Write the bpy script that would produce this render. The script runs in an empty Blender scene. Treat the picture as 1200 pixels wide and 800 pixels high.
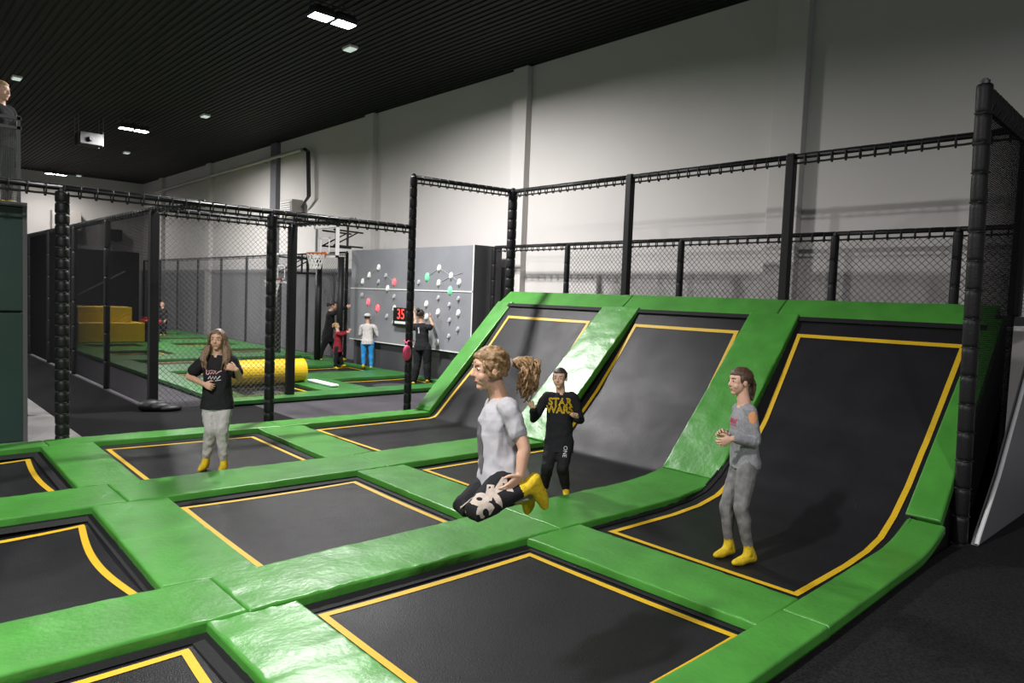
import bpy, bmesh, math, random
from mathutils import Vector, Matrix, noise
from mathutils.bvhtree import BVHTree

random.seed(11)
SC = bpy.context.scene
COL = SC.collection
V = Vector

# ------------------------------------------------------------------ mesh builder
class MB:
    def __init__(s):
        s.v = []; s.f = []
    def add(s, vs, fs):
        b = len(s.v); s.v += [V(p) for p in vs]
        s.f += [tuple(b + i for i in f) for f in fs]
    def box(s, a, b, M=None, bev=0.0):
        x0, y0, z0 = a; x1, y1, z1 = b
        if bev <= 0:
            vs = [(x0,y0,z0),(x1,y0,z0),(x1,y1,z0),(x0,y1,z0),(x0,y0,z1),(x1,y0,z1),(x1,y1,z1),(x0,y1,z1)]
            fs = [(3,2,1,0),(4,5,6,7),(0,1,5,4),(1,2,6,5),(2,3,7,6),(3,0,4,7)]
        else:
            bm = bmesh.new(); bmesh.ops.create_cube(bm, size=1.0)
            for q in bm.verts:
                q.co = V(((x0+x1)/2 + q.co.x*(x1-x0), (y0+y1)/2 + q.co.y*(y1-y0), (z0+z1)/2 + q.co.z*(z1-z0)))
            bmesh.ops.bevel(bm, geom=bm.edges[:], offset=bev, segments=3, profile=0.6, affect='EDGES')
            bm.verts.index_update()
            vs = [q.co.copy() for q in bm.verts]; fs = [[q.index for q in f.verts] for f in bm.faces]; bm.free()
        if M is not None: vs = [M @ V(p) for p in vs]
        s.add(vs, fs)
    def rings(s, rs, cap0=True, cap1=True, closed=False):
        n = len(rs[0]); vs = [p for r in rs for p in r]; fs = []
        m = len(rs)
        for i in range(m if closed else m-1):
            j = (i+1) % m
            for k in range(n):
                fs.append((i*n+k, i*n+(k+1)%n, j*n+(k+1)%n, j*n+k))
        if not closed:
            if cap0: fs.append(tuple(range(n))[::-1])
            if cap1: fs.append(tuple((m-1)*n+k for k in range(n)))
        s.add(vs, fs)
    def tube(s, pts, r, n=8, closed=False, round_ends=False):
        pts = [V(p) for p in pts]
        rr = list(r) if isinstance(r, (list, tuple)) else [r]*len(pts)
        if round_ends:
            d0 = (pts[0]-pts[1]).normalized(); d1 = (pts[-1]-pts[-2]).normalized()
            a = [(pts[0]+d0*rr[0]*math.sin(t), rr[0]*math.cos(t)) for t in (1.45, 1.05, .55)]
            b = [(pts[-1]+d1*rr[-1]*math.sin(t), rr[-1]*math.cos(t)) for t in (.55, 1.05, 1.45)]
            pts = [p for p,_ in a]+pts+[p for p,_ in b]; rr = [q for _,q in a]+rr+[q for _,q in b]
        m = len(pts); rs = []
        t0 = (pts[1]-pts[0]).normalized()
        u = t0.orthogonal().normalized()
        for i in range(m):
            if closed: t = (pts[(i+1)%m]-pts[i-1])
            else: t = pts[min(i+1,m-1)]-pts[max(i-1,0)]
            if t.length < 1e-9: t = t0
            t = t.normalized()
            u = (u - t*u.dot(t))
            u = t.orthogonal().normalized() if u.length < 1e-6 else u.normalized()
            w = t.cross(u)
            rs.append([pts[i] + (u*math.cos(2*math.pi*k/n) + w*math.sin(2*math.pi*k/n))*rr[i] for k in range(n)])
        s.rings(rs, closed=closed)
    def ell(s, c, ax, ay, az, nu=16, nv=10):
        c = V(c); ax, ay, az = V(ax), V(ay), V(az)
        if ax.cross(ay).dot(az) < 0: ax = -ax
        vs = [c+az]; fs = []
        for j in range(1, nv):
            t = math.pi*j/nv
            for i in range(nu):
                p = 2*math.pi*i/nu
                vs.append(c + ax*(math.sin(t)*math.cos(p)) + ay*(math.sin(t)*math.sin(p)) + az*math.cos(t))
        vs.append(c-az); L = len(vs)-1
        for i in range(nu):
            fs.append((0, 1+i, 1+(i+1)%nu)); b = 1+(nv-2)*nu
            fs.append((L, b+(i+1)%nu, b+i))
        for j in range(nv-2):
            for i in range(nu):
                a = 1+j*nu+i; b = 1+j*nu+(i+1)%nu
                fs.append((a, a+nu, b+nu, b))
        s.add(vs, fs)
    def ball(s, c, r, nu=10, nv=6): s.ell(c, (r,0,0), (0,r,0), (0,0,r), nu, nv)
    def ribbon3(s, a, b, r):          # thin three-sided cord
        a = V(a); b = V(b); t = (b-a)
        if t.length < 1e-6: return
        t.normalize(); u = t.orthogonal().normalized(); w = t.cross(u)
        o = [(u*math.cos(k*2.0944)+w*math.sin(k*2.0944))*r for k in range(3)]
        s.add([a+q for q in o]+[b+q for q in o], [(0,1,4,3),(1,2,5,4),(2,0,3,5)])

def toploc(o):
    L = V((0,0,0))
    while o is not None:
        L += o.location; o = o.parent
    return L

def tag(o, label=None, cat=None, group=None, kind=None):
    if label: o['label'] = label
    if cat: o['category'] = cat
    if group: o['group'] = group
    if kind: o['kind'] = kind
    return o

def obj(name, mb, mat, parent=None, smooth=False, label=None, cat=None, group=None, kind=None):
    vs, fs = mb.v, mb.f
    if parent is None:
        xs = [p.x for p in vs]; ys = [p.y for p in vs]; zs = [p.z for p in vs]
        loc = V(((min(xs)+max(xs))/2, (min(ys)+max(ys))/2, min(zs))); off = loc
    else:
        loc = V((0,0,0)); off = toploc(parent)
    me = bpy.data.meshes.new(name)
    me.from_pydata([tuple(p-off) for p in vs], [], fs)
    me.validate(); me.update()
    if mat is not None: me.materials.append(mat)
    if smooth: me.polygons.foreach_set('use_smooth', [True]*len(me.polygons))
    o = bpy.data.objects.new(name, me); COL.objects.link(o)
    o.location = loc
    if parent is not None: o.parent = parent
    return tag(o, label, cat, group, kind)

def thing(name, label, cat, loc, group=None):
    o = bpy.data.objects.new(name, None); COL.objects.link(o)
    o.location = V(loc); o.empty_display_size = .1
    return tag(o, label, cat, group)

# ------------------------------------------------------------------ materials
def mat(name, col, rough=.5, metal=0.0, spec=.5, noise_amt=0.0, noise_scale=20, bump=0.0, bump_scale=80, col2=None,
        emit=None, emit_s=0, coat=0.0, stretch=None, detail=4, bdist=.02):
    m = bpy.data.materials.new(name); m.use_nodes = True
    nt = m.node_tree; b = nt.nodes['Principled BSDF']
    b.inputs['Base Color'].default_value = (*col, 1); b.inputs['Roughness'].default_value = rough
    b.inputs['Metallic'].default_value = metal; b.inputs['Specular IOR Level'].default_value = spec
    b.inputs['Coat Weight'].default_value = coat
    if emit: b.inputs['Emission Color'].default_value = (*emit, 1); b.inputs['Emission Strength'].default_value = emit_s
    if noise_amt or bump:
        tc = nt.nodes.new('ShaderNodeTexCoord'); mp = nt.nodes.new('ShaderNodeMapping')
        nt.links.new(tc.outputs['Object'], mp.inputs['Vector'])
        if stretch: mp.inputs['Scale'].default_value = stretch
        if noise_amt:
            n = nt.nodes.new('ShaderNodeTexNoise'); n.inputs['Scale'].default_value = noise_scale; n.inputs['Detail'].default_value = detail
            nt.links.new(mp.outputs['Vector'], n.inputs['Vector'])
            mx = nt.nodes.new('ShaderNodeMix'); mx.data_type = 'RGBA'
            c2 = col2 if col2 else tuple(c*(1-noise_amt) for c in col)
            mx.inputs[6].default_value = (*col, 1); mx.inputs[7].default_value = (*c2, 1)
            cr = nt.nodes.new('ShaderNodeMapRange'); cr.inputs['From Min'].default_value = .35; cr.inputs['From Max'].default_value = .65
            nt.links.new(n.outputs['Fac'], cr.inputs['Value']); nt.links.new(cr.outputs['Result'], mx.inputs[0])
            nt.links.new(mx.outputs[2], b.inputs['Base Color'])
        if bump:
            n2 = nt.nodes.new('ShaderNodeTexNoise'); n2.inputs['Scale'].default_value = bump_scale; n2.inputs['Detail'].default_value = 3
            nt.links.new(mp.outputs['Vector'], n2.inputs['Vector'])
            bp = nt.nodes.new('ShaderNodeBump'); bp.inputs['Strength'].default_value = bump; bp.inputs['Distance'].default_value = bdist
            nt.links.new(n2.outputs['Fac'], bp.inputs['Height']); nt.links.new(bp.outputs['Normal'], b.inputs['Normal'])
    return m

M = {}
M['vinyl'] = mat('green_vinyl', (.060,.262,.036), .36, spec=.5, noise_amt=.22, noise_scale=3, bump=.10, bump_scale=22, bdist=.03)
M['vinyl_far'] = mat('green_vinyl_dark', (.035,.17,.035), .4, noise_amt=.3, noise_scale=3, bump=.15, bump_scale=15)  # darker green for the pads of the back field
M['stripe'] = mat('yellow_webbing', (.60,.375,.006), .55, noise_amt=.12, noise_scale=60, bump=.2, bump_scale=300, bdist=.002)
M['skirt'] = mat('black_skirt', (.006,.006,.007), .7, spec=.25, bump=.4, bump_scale=60, bdist=.01)
M['black'] = mat('black_foam', (.0065,.0065,.0075), .5, spec=.32, bump=.25, bump_scale=50, bdist=.01)
M['rope'] = mat('black_rope', (.012,.012,.013), .7)
M['steel'] = mat('dark_steel', (.05,.05,.055), .4, metal=.6)
M['darknet'] = mat('fine_black_net', (.005,.005,.006), .9, spec=.1)
M['net'] = mat('grey_cord_net', (.10,.10,.105), .7)
M['rubber'] = mat('black_rubber_floor', (.0175,.0175,.0195), .75, spec=.14, noise_amt=.6, noise_scale=70, bump=.3, bump_scale=180, bdist=.004)
M['mats'] = mat('black_mats', (.010,.010,.011), .8, spec=.06, noise_amt=.3, noise_scale=40)
M['carpet'] = mat('grey_mat_floor', (.055,.051,.060), .8, spec=.2, noise_amt=.3, noise_scale=1.5, bump=.2, bump_scale=200, bdist=.003)
M['concrete'] = mat('concrete', (.24,.235,.23), .7, noise_amt=.35, noise_scale=1.6, bump=.15, bump_scale=40)
M['wall'] = mat('painted_wall', (.60,.575,.56), .85, noise_amt=.05, noise_scale=.6, bump=.04, bump_scale=25)
M['dado'] = mat('grey_painted_dado', (.20,.195,.215), .7, noise_amt=.1, noise_scale=2)
M['pipe'] = mat('pale_pipe', (.45,.42,.40), .5)
M['white'] = mat('white_paint', (.75,.75,.75), .45)
M['greypanel'] = mat('grey_panel', (.15,.15,.17), .5, noise_amt=.1, noise_scale=2)
M['greenwall'] = mat('dark_green_pad', (.010,.036,.028), .55, noise_amt=.15, noise_scale=2)
M['board'] = mat('grey_climbing_board', (.225,.23,.255), .6, noise_amt=.10, noise_scale=2)
M['boardside'] = mat('charcoal_board_side', (.05,.05,.056), .6)
M['darkwall'] = mat('charcoal_padding', (.032,.032,.036), .6, noise_amt=.15, noise_scale=2)
M['yellowfoam'] = mat('yellow_foam', (.58,.39,.008), .45, noise_amt=.1, noise_scale=4, bump=.15, bump_scale=30)
M['redpaint'] = mat('red_vinyl', (.42,.02,.02), .45)
M['hold'] = mat('pale_hold', (.72,.72,.70), .5)
M['holdgrey'] = mat('grey_hold', (.36,.36,.38), .5)
M['holdred'] = mat('red_lit_hold', (.8,.1,.1), .4, emit=(1,.10,.14), emit_s=1.2)
M['holdgreen'] = mat('green_lit_hold', (.2,.8,.3), .4, emit=(.05,1,.25), emit_s=.9)
M['led'] = mat('red_led', (.6,.02,.02), .4, emit=(1,.05,.04), emit_s=3)
M['lamp'] = mat('lamp_lens', (1,1,1), .4, emit=(1,.975,.96), emit_s=2000)
M['emerg'] = mat('emergency_lens', (.7,.75,.7), .4, emit=(.75,.9,.8), emit_s=.5)
M['orange'] = mat('orange_rim', (.55,.13,.03), .4)
M['darkred'] = mat('dark_red_rim', (.18,.03,.03), .4)
M['acrylic'] = mat('clear_backboard', (.8,.8,.82), .1)
_n = M['acrylic'].node_tree; _b = _n.nodes['Principled BSDF']; _b.inputs['Transmission Weight'].default_value = 1.0; _b.inputs['IOR'].default_value = 1.03
M['rail'] = mat('grey_rail', (.085,.085,.085), .45)
M['screen'] = mat('smoked_screen', (.10,.105,.10), .3, noise_amt=.2, noise_scale=3)

def bed_material():
    m = bpy.data.materials.new('black_jump_mesh'); m.use_nodes = True
    nt = m.node_tree; b = nt.nodes['Principled BSDF']
    tc = nt.nodes.new('ShaderNodeTexCoord')
    n = nt.nodes.new('ShaderNodeTexNoise'); n.inputs['Scale'].default_value = 2.2; n.inputs['Detail'].default_value = 5
    nt.links.new(tc.outputs['Object'], n.inputs['Vector'])
    mr = nt.nodes.new('ShaderNodeMapRange'); mr.inputs['From Min'].default_value = .3; mr.inputs['From Max'].default_value = .7
    mr.inputs['To Min'].default_value = .36; mr.inputs['To Max'].default_value = .5
    nt.links.new(n.outputs['Fac'], mr.inputs['Value']); nt.links.new(mr.outputs['Result'], b.inputs['Roughness'])
    mp = nt.nodes.new('ShaderNodeMapping'); mp.inputs['Scale'].default_value = (1, 1, 1)
    nt.links.new(tc.outputs['Object'], mp.inputs['Vector'])
    n2 = nt.nodes.new('ShaderNodeTexNoise'); n2.inputs['Scale'].default_value = 130; n2.inputs['Detail'].default_value = 2
    nt.links.new(mp.outputs['Vector'], n2.inputs['Vector'])
    bp = nt.nodes.new('ShaderNodeBump'); bp.inputs['Strength'].default_value = .55; bp.inputs['Distance'].default_value = .004
    nt.links.new(n2.outputs['Fac'], bp.inputs['Height']); nt.links.new(bp.outputs['Normal'], b.inputs['Normal'])
    mx = nt.nodes.new('ShaderNodeMix'); mx.data_type = 'RGBA'
    mx.inputs[6].default_value = (.006,.006,.0075,1); mx.inputs[7].default_value = (.016,.0155,.018,1)
    nt.links.new(n2.outputs['Fac'], mx.inputs[0]); nt.links.new(mx.outputs[2], b.inputs['Base Color'])
    b.inputs['Specular IOR Level'].default_value = .18
    return m
M['bed'] = bed_material()

def ceiling_material():
    m = bpy.data.materials.new('dark_corrugated_ceiling'); m.use_nodes = True
    nt = m.node_tree; b = nt.nodes['Principled BSDF']
    b.inputs['Base Color'].default_value = (.0055,.0053,.0055,1); b.inputs['Roughness'].default_value = .65; b.inputs['Specular IOR Level'].default_value = .25
    return m
M['ceil'] = ceiling_material()

# ------------------------------------------------------------------ the setting
mb = MB()                                   # floors: every slab at z = 0, around the trampoline pit
def slab(mb, x0, y0, x1, y1, z=0.0, t=.12): mb.box((x0, y0, z-t), (x1, y1, z))
slab(mb, -8, -6, 16, 1.79)
slab(mb, 8.75, 1.79, 10.9, 9.55)
obj('floor', mb, M['rubber'], kind='structure')
mb = MB(); slab(mb, -6, 9.55, 2.1, 39)
obj('floor_concrete', mb, M['concrete'], kind='structure')
mb = MB(); slab(mb, 2.1, 9.55, 3.35, 39); slab(mb, 3.35, 9.55, 4.9, 11.9)
obj('floor_mats', mb, M['mats'], kind='structure')
mb = MB(); slab(mb, 4.9, 9.55, 10.9, 11.9); slab(mb, 3.35, 11.9, 10.9, 39)
obj('floor_grey', mb, M['carpet'], kind='structure')
mb = MB(); mb.box((-8, 1.79, -1.0), (8.75, 9.55, -.9))
for a, b in (((-8, 1.70, -1), (8.8, 1.79, -.1)), ((-8, 9.55, -1), (8.8, 9.64, -.1)), ((8.72, 1.70, -1), (8.8, 9.64, -.1))): mb.box(a, b)
obj('floor_pit', mb, M['rubber'], kind='structure')

WX = 10.62; CZ = 6.85
mb = MB(); mb.box((WX, -6, -.1), (WX+.25, 39, CZ+.3)); obj('wall_right', mb, M['wall'], kind='structure')
mb = MB(); mb.box((-9, 38.7, -.1), (WX, 38.95, CZ+.3)); obj('wall_far', mb, M['wall'], kind='structure')
mb = MB()                                   # corrugated deck: ridges run along the hall
prof = []; x = -9.0
while x < WX:
    prof += [(x, CZ), (x+.07, CZ), (x+.085, CZ+.022), (x+.125, CZ+.022)]; x += .14
prof = [p for p in prof if p[0] < WX] + [(WX, CZ)]
n = len(prof)
mb.add([(px, -6, pz) for px, pz in prof] + [(px, 38.9, pz) for px, pz in prof], [(i, i+1, n+i+1, n+i) for i in range(n-1)])
mb.box((-9, -6, CZ+.08), (WX, 38.9, CZ+.25))
obj('ceiling', mb, M['ceil'], kind='structure')
py = [5.35, 11.35, 17.4, 23.45, 29.5, 35.5]
for i, y in enumerate(py):                   # concrete pilasters of the wall
    mb = MB(); w = .22 if i else .25
    mb.box((WX-.16, y-w, 0), (WX, y+w, CZ-.02), bev=.012)
    obj('trim_%d' % (i+1), mb, M['wall'] if i != 3 else M['greypanel'], kind='structure')
mb = MB()
for a, b in ((11.6, 17.18), (17.62, 23.23), (23.67, 29.28), (29.72, 35.28), (35.72, 38.7)): mb.box((WX-.04, a, 0), (WX, b, 2.62))
obj('trim_7', mb, M['dado'], kind='structure')

# ------------------------------------------------------------------ padded cushions
def lerp(a, b, t): return a + (b-a)*t
def params(L, r, step):
    inner = max(2, int(round((L-4*r)/step)))
    p = [0, .12*r/L, .35*r/L, .7*r/L, 1.2*r/L, 2*r/L]
    q = [1-t for t in p][::-1]
    return p + [lerp(2*r/L, 1-2*r/L, k/inner) for k in range(1, inner)] + q

def cushion(name, c, thick, material, parent=None, r=.013, step=.045, amp=1.0, groove=None, seed=0, lift=None):
    """padded vinyl slab; c = four top corners, counter-clockwise seen from outside"""
    c = [V(p) for p in c]
    nrm = (c[1]-c[0]).cross(c[3]-c[0]).normalized()
    Lu = ((c[1]-c[0]).length + (c[2]-c[3]).length)/2; Lv = ((c[3]-c[0]).length + (c[2]-c[1]).length)/2
    us = params(Lu, r, step); vs_ = params(Lv, r, step)
    sd = V((seed*3.7, seed*1.3, seed*.7)); mb = MB(); vs = []; fs = []
    nu, nv = len(us), len(vs_)
    for v in vs_:
        for u in us:
            p = lerp(lerp(c[0], c[1], u), lerp(c[3], c[2], u), v)
            du = min(u, 1-u)*Lu; dv = min(v, 1-v)*Lv
            h = 0
            for d in (du, dv):
                if d < r: h -= r - math.sqrt(max(0, r*r-(r-d)**2))
            de = min(du, dv)
            along = u*Lu if dv < du else v*Lv
            side = (v > .5) if dv < du else (u > .5)
            fade = min(1, de/.012)
            pk = noise.noise(V((along*13, side*5.1+seed, dv < du)))*.7 + noise.noise(V((along*31, side*9.3+seed, 2.2)))*.45
            h += amp*fade*.010*pk*math.exp(-de/.07)
            q = p + sd
            h += amp*fade*(.006*noise.noise(q*2.3) + .0035*noise.noise(q*6.0))
            w = abs(noise.noise(V((q.x*3.1, q.y*3.1, q.z*3.1 + 7))))
            h += amp*fade*.005*(max(0, 1-w*9))*(.5+.5*noise.noise(q*1.3))
            if groove:
                for g in groove:
                    dd = abs((u-g)*Lu) if g >= 0 else abs((v+g)*Lv)
                    h -= .006*math.exp(-(dd/.010)**2)
            q = p + nrm*h
            if lift: q = q + V((0,0,lift(q.x)))
            vs.append(q)
    idx = lambda i, j: j*nu+i
    for j in range(nv-1):
        for i in range(nu-1): fs.append((idx(i,j), idx(i+1,j), idx(i+1,j+1), idx(i,j+1)))
    rim = [idx(i,0) for i in range(nu)] + [idx(nu-1,j) for j in range(1,nv)] + [idx(i,nv-1) for i in range(nu-2,-1,-1)] + [idx(0,j) for j in range(nv-2,0,-1)]
    cen = sum(c, V())/4
    m = len(rim); k0 = len(vs); lv = 4
    for row in range(lv+1):
        t_ = row/lv
        for ri in rim:
            p = vs[ri]; d = (p-cen); d -= nrm*d.dot(nrm); d.normalize()
            pk = noise.noise(V((p.x*24, p.y*24, p.z*24+seed)))*.6 + noise.noise(V((p.x*60, p.y*60, p.z*60+seed)))*.4
            vs.append(p - nrm*((thick-r)*t_ - .004*pk*(row == lv)) + d*(amp*.011*pk*math.sin(math.pi*min(1, t_*.8)) - .004*t_ + .0015*(row > 0)))
    for row in range(lv):
        o = k0+row*m
        for t in range(m): fs.append((o+t, o+m+t, o+m+(t+1) % m, o+(t+1) % m))
    fs.append(tuple(range(k0+lv*m, k0+lv*m+m))[::-1])
    mb.add(vs, fs)
    return obj(name, mb, material, parent, smooth=True)

def pad(corners, label, thick=.074, mat_=None, z=None, **kw):
    c = [V((p[0], p[1], (z if z is not None else p[2]))) for p in corners]
    o = cushion('safety_pad', c, thick, mat_ or M['vinyl'], **kw)
    return tag(o, label, 'pad', kw_group.get('g'))
kw_group = {'g': 'green vinyl pads of the near trampolines'}

# hole corners of the trampoline grid (x, y): far-left, far-right, near-right, near-left
H = {
 'E': [(-.55,9.30),(1.52,9.32),(1.47,7.28),(-.55,7.30)],
 'C': [(2.04,9.33),(3.93,9.16),(3.87,7.10),(1.99,7.19)],
 'D': [(-.55,6.66),(1.43,6.60),(1.37,4.57),(-.55,4.62)],
 'B': [(2.01,6.54),(3.84,6.45),(3.80,4.57),(1.97,4.50)],
 'F': [(-.55,3.98),(1.42,3.95),(1.40,1.98),(-.55,1.98)],
 'A': [(1.94,3.90),(3.83,3.88),(3.88,1.97),(1.92,1.97)],
}
G = .004
zt = .10
# cross strips (run along x); far edge / near edge as y at given x
def strip(xa, xb, far, near, label, z=zt, **kw):
    ya0, ya1 = near(xa), near(xb); yb0, yb1 = far(xa), far(xb)
    pad([(xa+G, ya0, z), (xb-G, ya1, z), (xb-G, yb1, z), (xa+G, yb0, z)], label, **kw)
def pl(*pts):
    def f(x):
        for (x0, y0), (x1, y1) in zip(pts, pts[1:]):
            if x <= x1 or (x1, y1) == pts[-1]: return y0 + (y1-y0)*(x-x0)/(x1-x0)
    return f
T3f = pl((-.7,9.62),(2.0,9.67),(3.4,9.63),(4.7,9.50),(5.7,9.42),(6.8,9.44)); T3n = pl((-.7,9.30),(1.52,9.32),(2.04,9.33),(3.93,9.16),(4.54,9.07),(6.8,9.08))
T2f = pl((-.7,7.30),(1.47,7.28),(1.99,7.19),(3.87,7.10),(4.46,7.14),(6.8,7.12)); T2n = pl((-.7,6.66),(1.43,6.60),(2.01,6.54),(3.84,6.45),(4.4,6.42),(6.8,6.42))
T1f = pl((-.7,4.62),(1.37,4.57),(1.97,4.50),(3.80,4.57),(4.42,4.55),(6.8,4.50)); T1n = pl((-.7,3.98),(1.42,3.95),(1.94,3.90),(3.83,3.88),(4.43,3.87),(6.8,3.82))
T0f = pl((.5,1.97),(3.88,1.97),(4.45,1.99),(5.8,2.02),(6.9,2.06)); T0n = pl((.5,1.62),(3.5,1.66),(4.2,1.69),(6.56,1.76),(6.9,1.80))
XK = 6.52                                        # where the pads start to climb
strip(-.6, 1.60, T3f, T3n, 'short green edge pad in front of the dark green padded wall', seed=1)
strip(1.60, 4.25, T3f, T3n, 'green edge pad behind the long-haired girl in black t-shirt', seed=2)
strip(4.25, 6.72, T3f, T3n, 'green edge pad along the far side of the left ramp, before the carpeted floor', seed=3)
strip(-.6, 1.70, T2f, T2n, 'green cross pad in second row from the back, at the left picture edge', seed=4)
strip(1.70, 4.20, T2f, T2n, 'green cross pad in front of the long-haired girl in black t-shirt', seed=5)
strip(4.20, XK+.1, T2f, T2n, 'flat green pad between the left and middle ramps, behind the jumping girl', seed=6)
strip(-.6, 1.655, T1f, T1n, 'wide green cross pad in the front row, at the left picture edge', seed=7)
strip(1.655, 4.20, T1f, T1n, 'wide shiny green cross pad in the front row, under the jumping girl', seed=8, amp=1.2)
strip(4.20, XK, T1f, T1n, 'flat green pad between the middle and right ramps, left of the girl in grey', seed=9, lift=lambda x: max(0, x-5.7)**2*.11)
strip(.6, 4.19, T0f, T0n, 'green edge pad along the near bed and black floor at bottom right', seed=10)
strip(4.19, 6.52, T0f, T0n, 'green edge pad between the right ramp and the black floor', seed=11, lift=lambda x: (lambda v: v*v*.26 if v > 0 else 0)(x-5.8))
zs = .094
def spad(L, Rr, label, **kw):                     # pads across, between two holes of one row
    fr, nr = H[L][1], H[L][2]; fl, nl = H[Rr][0], H[Rr][3]
    pad([(nr[0], nr[1]+G, zs), (nl[0], nl[1]+G, zs), (fl[0], fl[1]-G, zs), (fr[0], fr[1]-G, zs)], label, **kw)
spad('E', 'C', 'small green pad left of the bed where the long-haired girl stands', seed=12, groove=[-.5])
spad('D', 'B', 'broad green pad between the middle bed and the left bed with a bowed yellow line', seed=13, groove=[-.52])
spad('F', 'A', 'pale shiny creased green pad at the bottom left, beside the nearest bed', seed=14, groove=[-.62], amp=1.8)
H['R1'] = [(4.54,9.07),(8.4,9.1),(8.4,7.15),(4.46,7.15)]; H['R2'] = [(4.40,6.42),(8.4,6.42),(8.4,4.55),(4.42,4.55)]; H['R3'] = [(4.43,3.87),(8.4,3.9),(8.4,2.2),(4.45,1.99)]
spad('C', 'R1', 'green pad between the long-haired girl\'s bed and the left ramp', seed=15, groove=[-.5])
spad('B', 'R2', 'green pad between the middle bed and the middle ramp, left of the jumping girl', seed=16, groove=[-.48])
spad('A', 'R3', 'green pad with puckered front lip between the nearest bed and the right ramp', seed=17, groove=[-.5])

# climbing pads of the ramps
def climb(xa, za, xb, zb, ya0, ya1, yb0, yb1, label, **kw):
    pad([(xa-.085, ya0, za-.012), (xb-.03, yb0, zb+.03), (xb-.03, yb1, zb+.03), (xa-.085, ya1, za-.012)], label, **kw)
kw_group['g'] = 'climbing green pads of the three ramps'
climb(6.76, .13, 8.46, 1.86, 9.08, 9.44, 9.12, 9.50, 'steep green pad on the far left edge of the left ramp', seed=21, thick=.095)
climb(6.64, .13, 8.42, 1.86, 6.38, 7.12, 6.37, 7.05, 'steep pale shiny green pad between the left and middle ramps', seed=22, thick=.095, amp=1.5)
climb(6.56, .19, 8.42, 1.86, 3.84, 4.50, 3.98, 4.62, 'steep green pad between the middle and right ramps, behind the girl in grey', seed=23, thick=.095, amp=1.7)
climb(6.61, .27, 8.50, 1.90, 1.80, 2.07, 1.92, 2.10, 'steep green pad on the right ramp beside the tall netted post', seed=24, thick=.095)
kw_group['g'] = 'green pads along the top of the ramps'
def top(ya, yb, label, **kw):
    pad([(8.40, ya, 1.83), (8.74, ya+.02, 2.07), (8.74, yb+.02, 2.07), (8.40, yb, 1.83)], label, thick=.13, step=.06, **kw)
top(6.74, 9.50, 'green pad along the top of the left ramp', seed=31)
top(4.30, 6.73, 'green pad along the top of the middle ramp', seed=32)
top(2.0, 4.29, 'green pad along the top of the right ramp', seed=33)

# ------------------------------------------------------------------ trampolines
def ribbon(mb, path, width_dir, w, lift):
    pass
def flat_tramp(key, label, ins=(.10,.09,.05,.08), sag=.035, bow=0.0, group='flat trampolines in the near grid'):
    fl, fr, nr, nl = [V((*p, 0)) for p in H[key]]
    cen = (fl+fr+nr+nl)/4
    t = thing('trampoline', label, 'trampoline', (cen.x, cen.y, -.06), group)
    z0 = .026
    def P(u, v, lift=0):
        p = lerp(lerp(nl, nr, u), lerp(fl, fr, u), v)
        uu = min(1, max(0, u)); vv = min(1, max(0, v))
        s = (max(0, math.sin(math.pi*uu))*max(0, math.sin(math.pi*vv)))**.7 if 0 < uu < 1 and 0 < vv < 1 else 0
        return V((p.x, p.y, z0 - sag*s + lift))
    Lu = (fr-fl).length; Lv = (fl-nl).length
    e = .06
    mb = MB(); N = 22
    us = [lerp(-e/Lu, 1+e/Lu, i/N) for i in range(N+1)]; vs = [lerp(-e/Lv, 1+e/Lv, i/N) for i in range(N+1)]
    mb.add([P(u, v) for v in vs for u in us], [(j*(N+1)+i, j*(N+1)+i+1, (j+1)*(N+1)+i+1, (j+1)*(N+1)+i) for j in range(N) for i in range(N)])
    obj('bed', mb, M['bed'], t, smooth=True)
    f, r_, n_, l_ = ins; w = .048; mb = MB()
    u0, u1, v0, v1 = l_/Lu, 1-r_/Lu, n_/Lv, 1-f/Lv
    wu, wv = w/Lu, w/Lv
    K = 24
    def bowf(s): return bow/Lu*math.sin(math.pi*s)
    def band(a, b):                                  # a(s), b(s) -> two edges
        vs = []; fs = []
        for k in range(K+1):
            s = k/K; vs += [P(*a(s), .0035), P(*b(s), .0035)]
        for k in range(K): fs.append((2*k, 2*k+1, 2*k+3, 2*k+2))
        mb.add(vs, fs)
    band(lambda s: (lerp(u0, u1, s), v1), lambda s: (lerp(u0, u1, s), v1-wv))
    band(lambda s: (lerp(u0, u1, s), v0+wv), lambda s: (lerp(u0, u1, s), v0))
    band(lambda s: (u0, lerp(v0+wv, v1-wv, s)), lambda s: (u0+wu, lerp(v0+wv, v1-wv, s)))
    band(lambda s: (u1-wu-bowf(s), lerp(v0+wv, v1-wv, s)), lambda s: (u1-bowf(s), lerp(v0+wv, v1-wv, s)))
    obj('border_stripe', mb, M['stripe'], t, smooth=True)
    mb = MB()                                        # black skirt hanging under the pads round the bed
    o = .02; ring = [P(-o/Lu,-o/Lv), P(1+o/Lu,-o/Lv), P(1+o/Lu,1+o/Lv), P(-o/Lu,1+o/Lv)]
    inn = [P(u0-.03/Lu, v0-.03/Lv), P(u1+.03/Lu, v0-.03/Lv), P(u1+.03/Lu, v1+.03/Lv), P(u0-.03/Lu, v1+.03/Lv)]
    vs = [p + V((0,0,.012)) for p in ring] + [V((p.x,p.y,z0+.012)) for p in ring] + [V((p.x,p.y,z0+.004)) for p in inn]
    mb.add(vs, [(a+k, a+(k+1)%4, a+4+(k+1)%4, a+4+k) for a in (0, 4) for k in range(4)])
    obj('spring_skirt', mb, M['skirt'], t)
    return t
flat_tramp('A', 'nearest black trampoline bed, under the jumping girl with ponytail', ins=(.12,.08,.05,.07))
flat_tramp('B', 'black trampoline bed in the middle, empty and with a sheen', ins=(.15,.09,.11,.06))
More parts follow.
